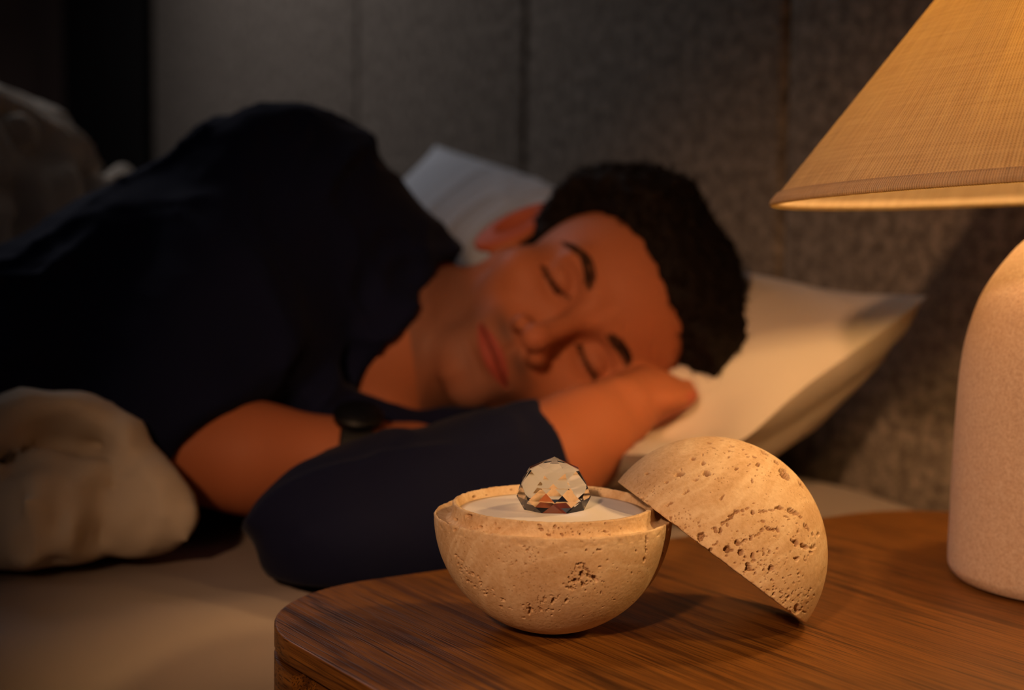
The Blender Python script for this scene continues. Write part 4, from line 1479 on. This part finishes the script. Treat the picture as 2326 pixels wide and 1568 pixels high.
# curly strands over the cap
sel = rng.choice(len(V), 9000)
Vr = V[sel]
qr = hl(Vr)
keep = hair_t(qr) > 0.004
Vr = Vr[keep]
e = 0.0006
g = np.stack([sd_hair(Vr + np.eye(3)[i] * e * 4) - sd_hair(Vr - np.eye(3)[i] * e * 4) for i in range(3)], 1)
g /= np.maximum(np.linalg.norm(g, axis=1, keepdims=True), 1e-9)
tang = np.cross(g, rng.normal(size=g.shape)); tang /= np.linalg.norm(tang, axis=1, keepdims=True)
bit = np.cross(g, tang)
K = 7
ts = np.linspace(0, 1, K)[None, :, None]
rc = rng.uniform(0.0025, 0.005, (len(Vr), 1, 1)); turns = rng.uniform(0.6, 1.1, (len(Vr), 1, 1)) * 2 * math.pi
St = Vr[:, None] - g[:, None] * 0.002 + g[:, None] * (0.003 * ts + rc * 0.6 * np.sin(turns * ts)) + tang[:, None] * rc * (1 - np.cos(turns * ts)) + bit[:, None] * 0.005 * ts
V4, F4 = strand_mesh(St, 0.00035, 0.00015)
Vh = np.concatenate([V, V4]); Fh = F.tolist() + (F4 + len(V)).tolist()
o = link_mesh('hair', Vh, Fh, M_hair); to_local(o, man)

# shirt
CUFF_R = P(452, 985, 1.07); CUFF_RD = P(760, 1130, 1.07) - P(470, 820, 1.13); CUFF_RD /= np.linalg.norm(CUFF_RD)
CUFF_L = P(1222, 1000, 1.07); CUFF_LD = LWR - P(1000, 1060, 1.03); CUFF_LD = CUFF_LD / np.linalg.norm(CUFF_LD) + CR * 0.25; CUFF_LD /= np.linalg.norm(CUFF_LD)
NA_, NB_ = P(1006, 592, 1.19), P(806, 885, 1.16)
NC_ = P(903, 765, 1.42)
nkn = np.cross(NB_ - NA_, NC_ - NA_); nkn /= np.linalg.norm(nkn)
if nkn @ CR < 0: nkn = -nkn


def sd_shirt(p):
    t = sd_body_soft(p)
    # neckline
    t = smin(t, chain(p, [(P(655, 550, 1.25), 0.096), (P(800, 665, 1.285), 0.076)], 0.04), 0.05)
    t = smin(t, chain(p, [(NECK0, 0.065), (NECK1, 0.068), (NECK2, 0.072)], 0.02), 0.012)
    t = smin(t, sd_cone(p, hw((0, 0.0, -0.07)), P(925, 790, 1.232), 0.046, 0.060), 0.02)
    t = smax(t, (p - NA_) @ nkn, 0.003)
    # raised shoulder and upper arm
    arm = chain(p, [(P(630, 525, 1.235), 0.096), (P(500, 770, 1.16), 0.074), (P(345, 1000, 1.10), 0.056)], 0.04)
    arm = smin(arm, sd_cone(p, P(345, 1000, 1.10), P(480, 1020, 1.095), 0.054, 0.048), 0.02)
    t = smin(t, smax(arm, (p - NA_) @ nkn, 0.006), 0.008)
    t = smin(t, chain(p, [(P(740, 965, 1.15), 0.036), (P(870, 992, 1.15), 0.022), (P(1000, 992, 1.17), 0.018), (P(1180, 985, 1.2), 0.016)], 0.02), 0.008)
    low = chain(p, [(LEL, 0.050), (P(900, 1172, 1.01), 0.050), (P(1080, 1122, 1.045), 0.047), (P(1240, 1102, 1.08), 0.045), (P(1330, 1060, 1.10), 0.044)], 0.03)
    low = smax(low, (p - CUFF_L) @ CUFF_LD, 0.004)
    bag = chain(p, [(P(770, 1235, 0.98), 0.045), (P(900, 1235, 1.0), 0.045), (P(1150, 1180, 1.08), 0.045)], 0.03)
    bag = smax(bag, (p - CUFF_L) @ CUFF_LD, 0.004)
    low = smin(low, bag, 0.006)
    low = smin(low, chain(p, [(P(830, 900, 1.29), 0.056), (P(850, 1110, 1.16), 0.050), (LEL, 0.044)], 0.03), 0.02)
    rc_ = (p - CUFF_R) @ CUFF_RD
    t = smax(t, np.where(np.linalg.norm(p - CUFF_R, axis=-1) < 0.085, rc_, -1.0), 0.003)
    d = smin(t, low, 0.008)
    # folds
    w = p + 0.05 * np.stack([vnoise(p, 7, 41), vnoise(p, 7, 42), vnoise(p, 7, 43)], -1)
    f1 = (1 - np.abs(vnoise(w * np.array([1.0, 0.55, 1.5]), 15, 44))) ** 3
    f2 = (1 - np.abs(vnoise(w * np.array([0.6, 1.3, 0.9]), 24, 45))) ** 3
    return d - 0.0095 * f1 - 0.0035 * f2 + 0.003


def sd_shirt_floor(p):
    return smax(sd_shirt(p), (MAT_Z + 0.0135) - p[..., 2], 0.004)
V, F = surface_nets(sd_shirt_floor, lo, hi, 0.0045)
shirt = link_mesh('shirt', V, F, M_shirt); to_local(shirt, man)

# watch on the right wrist
wd = RWR - P(520, 1012, 1.085); wd /= np.linalg.norm(wd)
wc = RWR - wd * 0.004
a1 = np.cross(wd, CU); a1 /= np.linalg.norm(a1); a2 = np.cross(a1, wd)
def ring_band(c, d, u, w, r, half, th, n=64):
    V = []; F = []
    for i in range(n):
        a = 2 * math.pi * i / n
        for (rr_, s_) in ((r, -half), (r + th, -half * 0.85), (r + th, half * 0.85), (r, half)):
            V.append(c + d * s_ + (u * math.cos(a) + w * math.sin(a)) * rr_)
    for i in range(n):
        for k in range(4):
            F.append((i * 4 + k, i * 4 + (k + 1) % 4, ((i + 1) % n) * 4 + (k + 1) % 4, ((i + 1) % n) * 4 + k))
    return np.array(V), F
V, F = ring_band(wc, wd, a1, a2, 0.0285, 0.0115, 0.003)
watch = link_mesh('wristwatch', V, F, M_black, smooth=False); to_local(watch, man)
# watch case faces up and towards the camera
cn = (CU * 0.9 - CF * 0.45); cn -= (cn @ wd) * wd; cn /= np.linalg.norm(cn)
cs_ = np.cross(wd, cn)
V, F = lathe([(0.0002, 0.0), (0.0165, 0.0), (0.0175, 0.002), (0.0175, 0.006), (0.0158, 0.0080), (0.0002, 0.0080)], 64)
V = (wc + cn * 0.0275) + V @ np.stack([wd, cs_, cn], 1).T
o = link_mesh('watch_case', V, F, M_steel, smooth=False); to_local(o, watch)
V, F = lathe([(0.0002, 0.0081), (0.0148, 0.0081), (0.0144, 0.0088), (0.0002, 0.0092)], 64)
V = (wc + cn * 0.0275) + V @ np.stack([wd, cs_, cn], 1).T
o = link_mesh('watch_glass', V, F, M_blackglass, smooth=True); to_local(o, watch)

# ------------------------------------------------------------------ pillows in place
pA = P(1490, 1035, 1.035)
pB = P(2108, 672, 1.235)
pC = pB + XD * -0.62 + np.array([0, -0.01, -0.01])
pD = pA + XD * -0.60 + np.array([0, 0, -0.05])
pillow('pillow', [pA, pB, pC, pD], 0.074, 0.115, M_pillow, "cream pillow under the sleeping man's head, one corner raised against the headboard",
       dents=[(P(1300, 800, 1.28), 0.11, 0.03), (P(1535, 818, 1.15), 0.055, 0.045)], seed=3, exp=1.0, expb=0.46)
q0 = P(990, 330, 1.76); q1 = P(1560, 560, 1.58); q2 = P(745, 560, 1.62); q3 = P(1420, 760, 1.47)
pillow('pillow', [q3, q1, q0, q2], 0.040, 0.050, M_pillow_w, "white pillow in cool light behind the man's neck and ear, leaning on the headboard", seed=31)

# ------------------------------------------------------------------ duvet
def _fl(*pts): return [P(x, y, 1.0) for x, y in pts]
FOLDS = [(_fl((80, 985), (150, 978), (215, 1000), (250, 1050), (262, 1100), (300, 1120)), 0.0095, 0.0085),
         (_fl((-60, 1150), (20, 1080), (70, 1045), (140, 1025), (215, 1020)), 0.0090, 0.0075),
         (_fl((175, 1060), (180, 1130), (168, 1210), (120, 1300)), 0.0095, 0.008),
         (_fl((245, 1110), (255, 1160), (235, 1215)), 0.0065, 0.007),
         (_fl((-40, 1180), (10, 1190), (30, 1140)), 0.0130, 0.009),
         (_fl((-60, 1290), (20, 1285), (60, 1292)), 0.0080, 0.008),
         (_fl((60, 1090), (95, 1150), (110, 1230)), 0.0040, 0.006),
         (_fl((300, 1060), (350, 1130), (345, 1190)), 0.0045, 0.007),
         (_fl((60, 300), (120, 340), (150, 430), (175, 450)), 0.0080, 0.012),
         (_fl((0, 420), (60, 430), (90, 520)), 0.0090, 0.012)]


def sd_duvet(p):
    k = 0.012
    d = chain(p, [(P(-260, 1110, 1.10), 0.080), (P(50, 1035, 1.07), 0.050), (P(250, 1100, 1.05), 0.035), (P(345, 1142, 1.015), 0.022), (P(425, 1172, 1.005), 0.005)], 0.02)
    d = smin(d, chain(p, [(P(-200, 1225, 1.00), 0.052), (P(30, 1220, 0.985), 0.038), (P(115, 1180, 0.99), 0.028), (P(160, 1090, 1.005), 0.018)], 0.02), k)
    d = smin(d, chain(p, [(P(190, 1205, 1.03), 0.015), (P(240, 1165, 1.01), 0.017), (P(310, 1190, 1.02), 0.017), (P(400, 1188, 1.03), 0.010)], 0.01), 0.009)
    d = smin(d, chain(p, [(P(-80, 1020, 1.01), 0.012), (P(60, 960, 1.022), 0.014), (P(190, 955, 1.028), 0.014), (P(275, 1020, 1.02), 0.012), (P(350, 1120, 1.02), 0.009)], 0.01), 0.007)
    d = smin(d, chain(p, [(P(20, 1100, 1.0), 0.012), (P(100, 1050, 1.005), 0.012), (P(215, 1065, 1.005), 0.010), (P(245, 1160, 0.995), 0.008)], 0.01), 0.006)
    d = smin(d, chain(p, [(P(-40, 1180, 0.965), 0.012), (P(50, 1130, 0.975), 0.011), (P(130, 1120, 0.985), 0.009)], 0.01), 0.006)
    d = smin(d, chain(p, [(P(-60, 1290, 0.955), 0.014), (P(60, 1280, 0.955), 0.013), (P(140, 1230, 0.965), 0.010)], 0.01), 0.008)
    # over the hips, outside the frame
    d = smin(d, chain(p, [(P(-620, 1080, 1.05), 0.15), (P(-1000, 1080, 1.0), 0.16)], 0.05), 0.03)
    # far side, behind his back
    d = smin(d, chain(p, [(P(-420, 620, 1.30), 0.16), (P(-120, 470, 1.45), 0.12), (P(20, 345, 1.52), 0.047), (P(95, 400, 1.50), 0.043), (P(165, 450, 1.48), 0.030)], 0.03), 0.03)
    d = smin(d, chain(p, [(P(-60, 560, 1.42), 0.070), (P(60, 480, 1.45), 0.05), (P(200, 440, 1.5), 0.022), (P(270, 395, 1.58), 0.018)], 0.025), 0.015)
    w = p + 0.04 * np.stack([vnoise(p, 9, 61), vnoise(p, 9, 62), vnoise(p, 9, 63)], -1)
    f1 = (1 - np.abs(vnoise(w, 16, 64))) ** 3
    f2 = (1 - np.abs(vnoise(w, 34, 65))) ** 3
    f3 = (1 - np.abs(vnoise(w * np.array([1.0, 1.0, 0.55]), 13, 66))) ** 5
    d = d - 0.008 * f1 - 0.004 * f2 + 0.020 * f3
    q = p - CAM_LOC
    for line_, wd_, dp_ in FOLDS:
        m = None
        for a, b in zip(line_[:-1], line_[1:]):
            ab = (b - a) - ((b - a) @ CF) * CF
            pa = (p - a); pa = pa - (pa @ CF)[..., None] * CF
            t = np.clip((pa @ ab) / (ab @ ab), 0, 1)
            e = np.linalg.norm(pa - t[..., None] * ab, axis=-1)
            m = e if m is None else np.minimum(m, e)
        front = np.clip((a @ CF + 0.05 - p @ CF) / 0.02, 0, 1)
        d = d + dp_ * np.exp(-(m / wd_) ** 2) * front
    d = smax(d, -(np.minimum(sd_shirt(p), sd_person0(p)) - 0.003), 0.003)
    return smax(d, (MAT_Z + 0.0145) - p[..., 2], 0.006)
pts = np.array([P(-260, 1060, 1.06), P(430, 1172, 1.02), P(-200, 1230, 0.93), P(-900, 960, 1.0), P(-120, 470, 1.5), P(270, 395, 1.6), P(20, 345, 1.55)])
V, F = surface_nets(sd_duvet, pts.min(0) - 0.17, pts.max(0) + 0.15, 0.0055)
o = link_mesh('duvet', V, F, M_duvet)
tag(o, 'crumpled cream duvet pushed down over the man and bunched at the left of the bed', 'duvet')
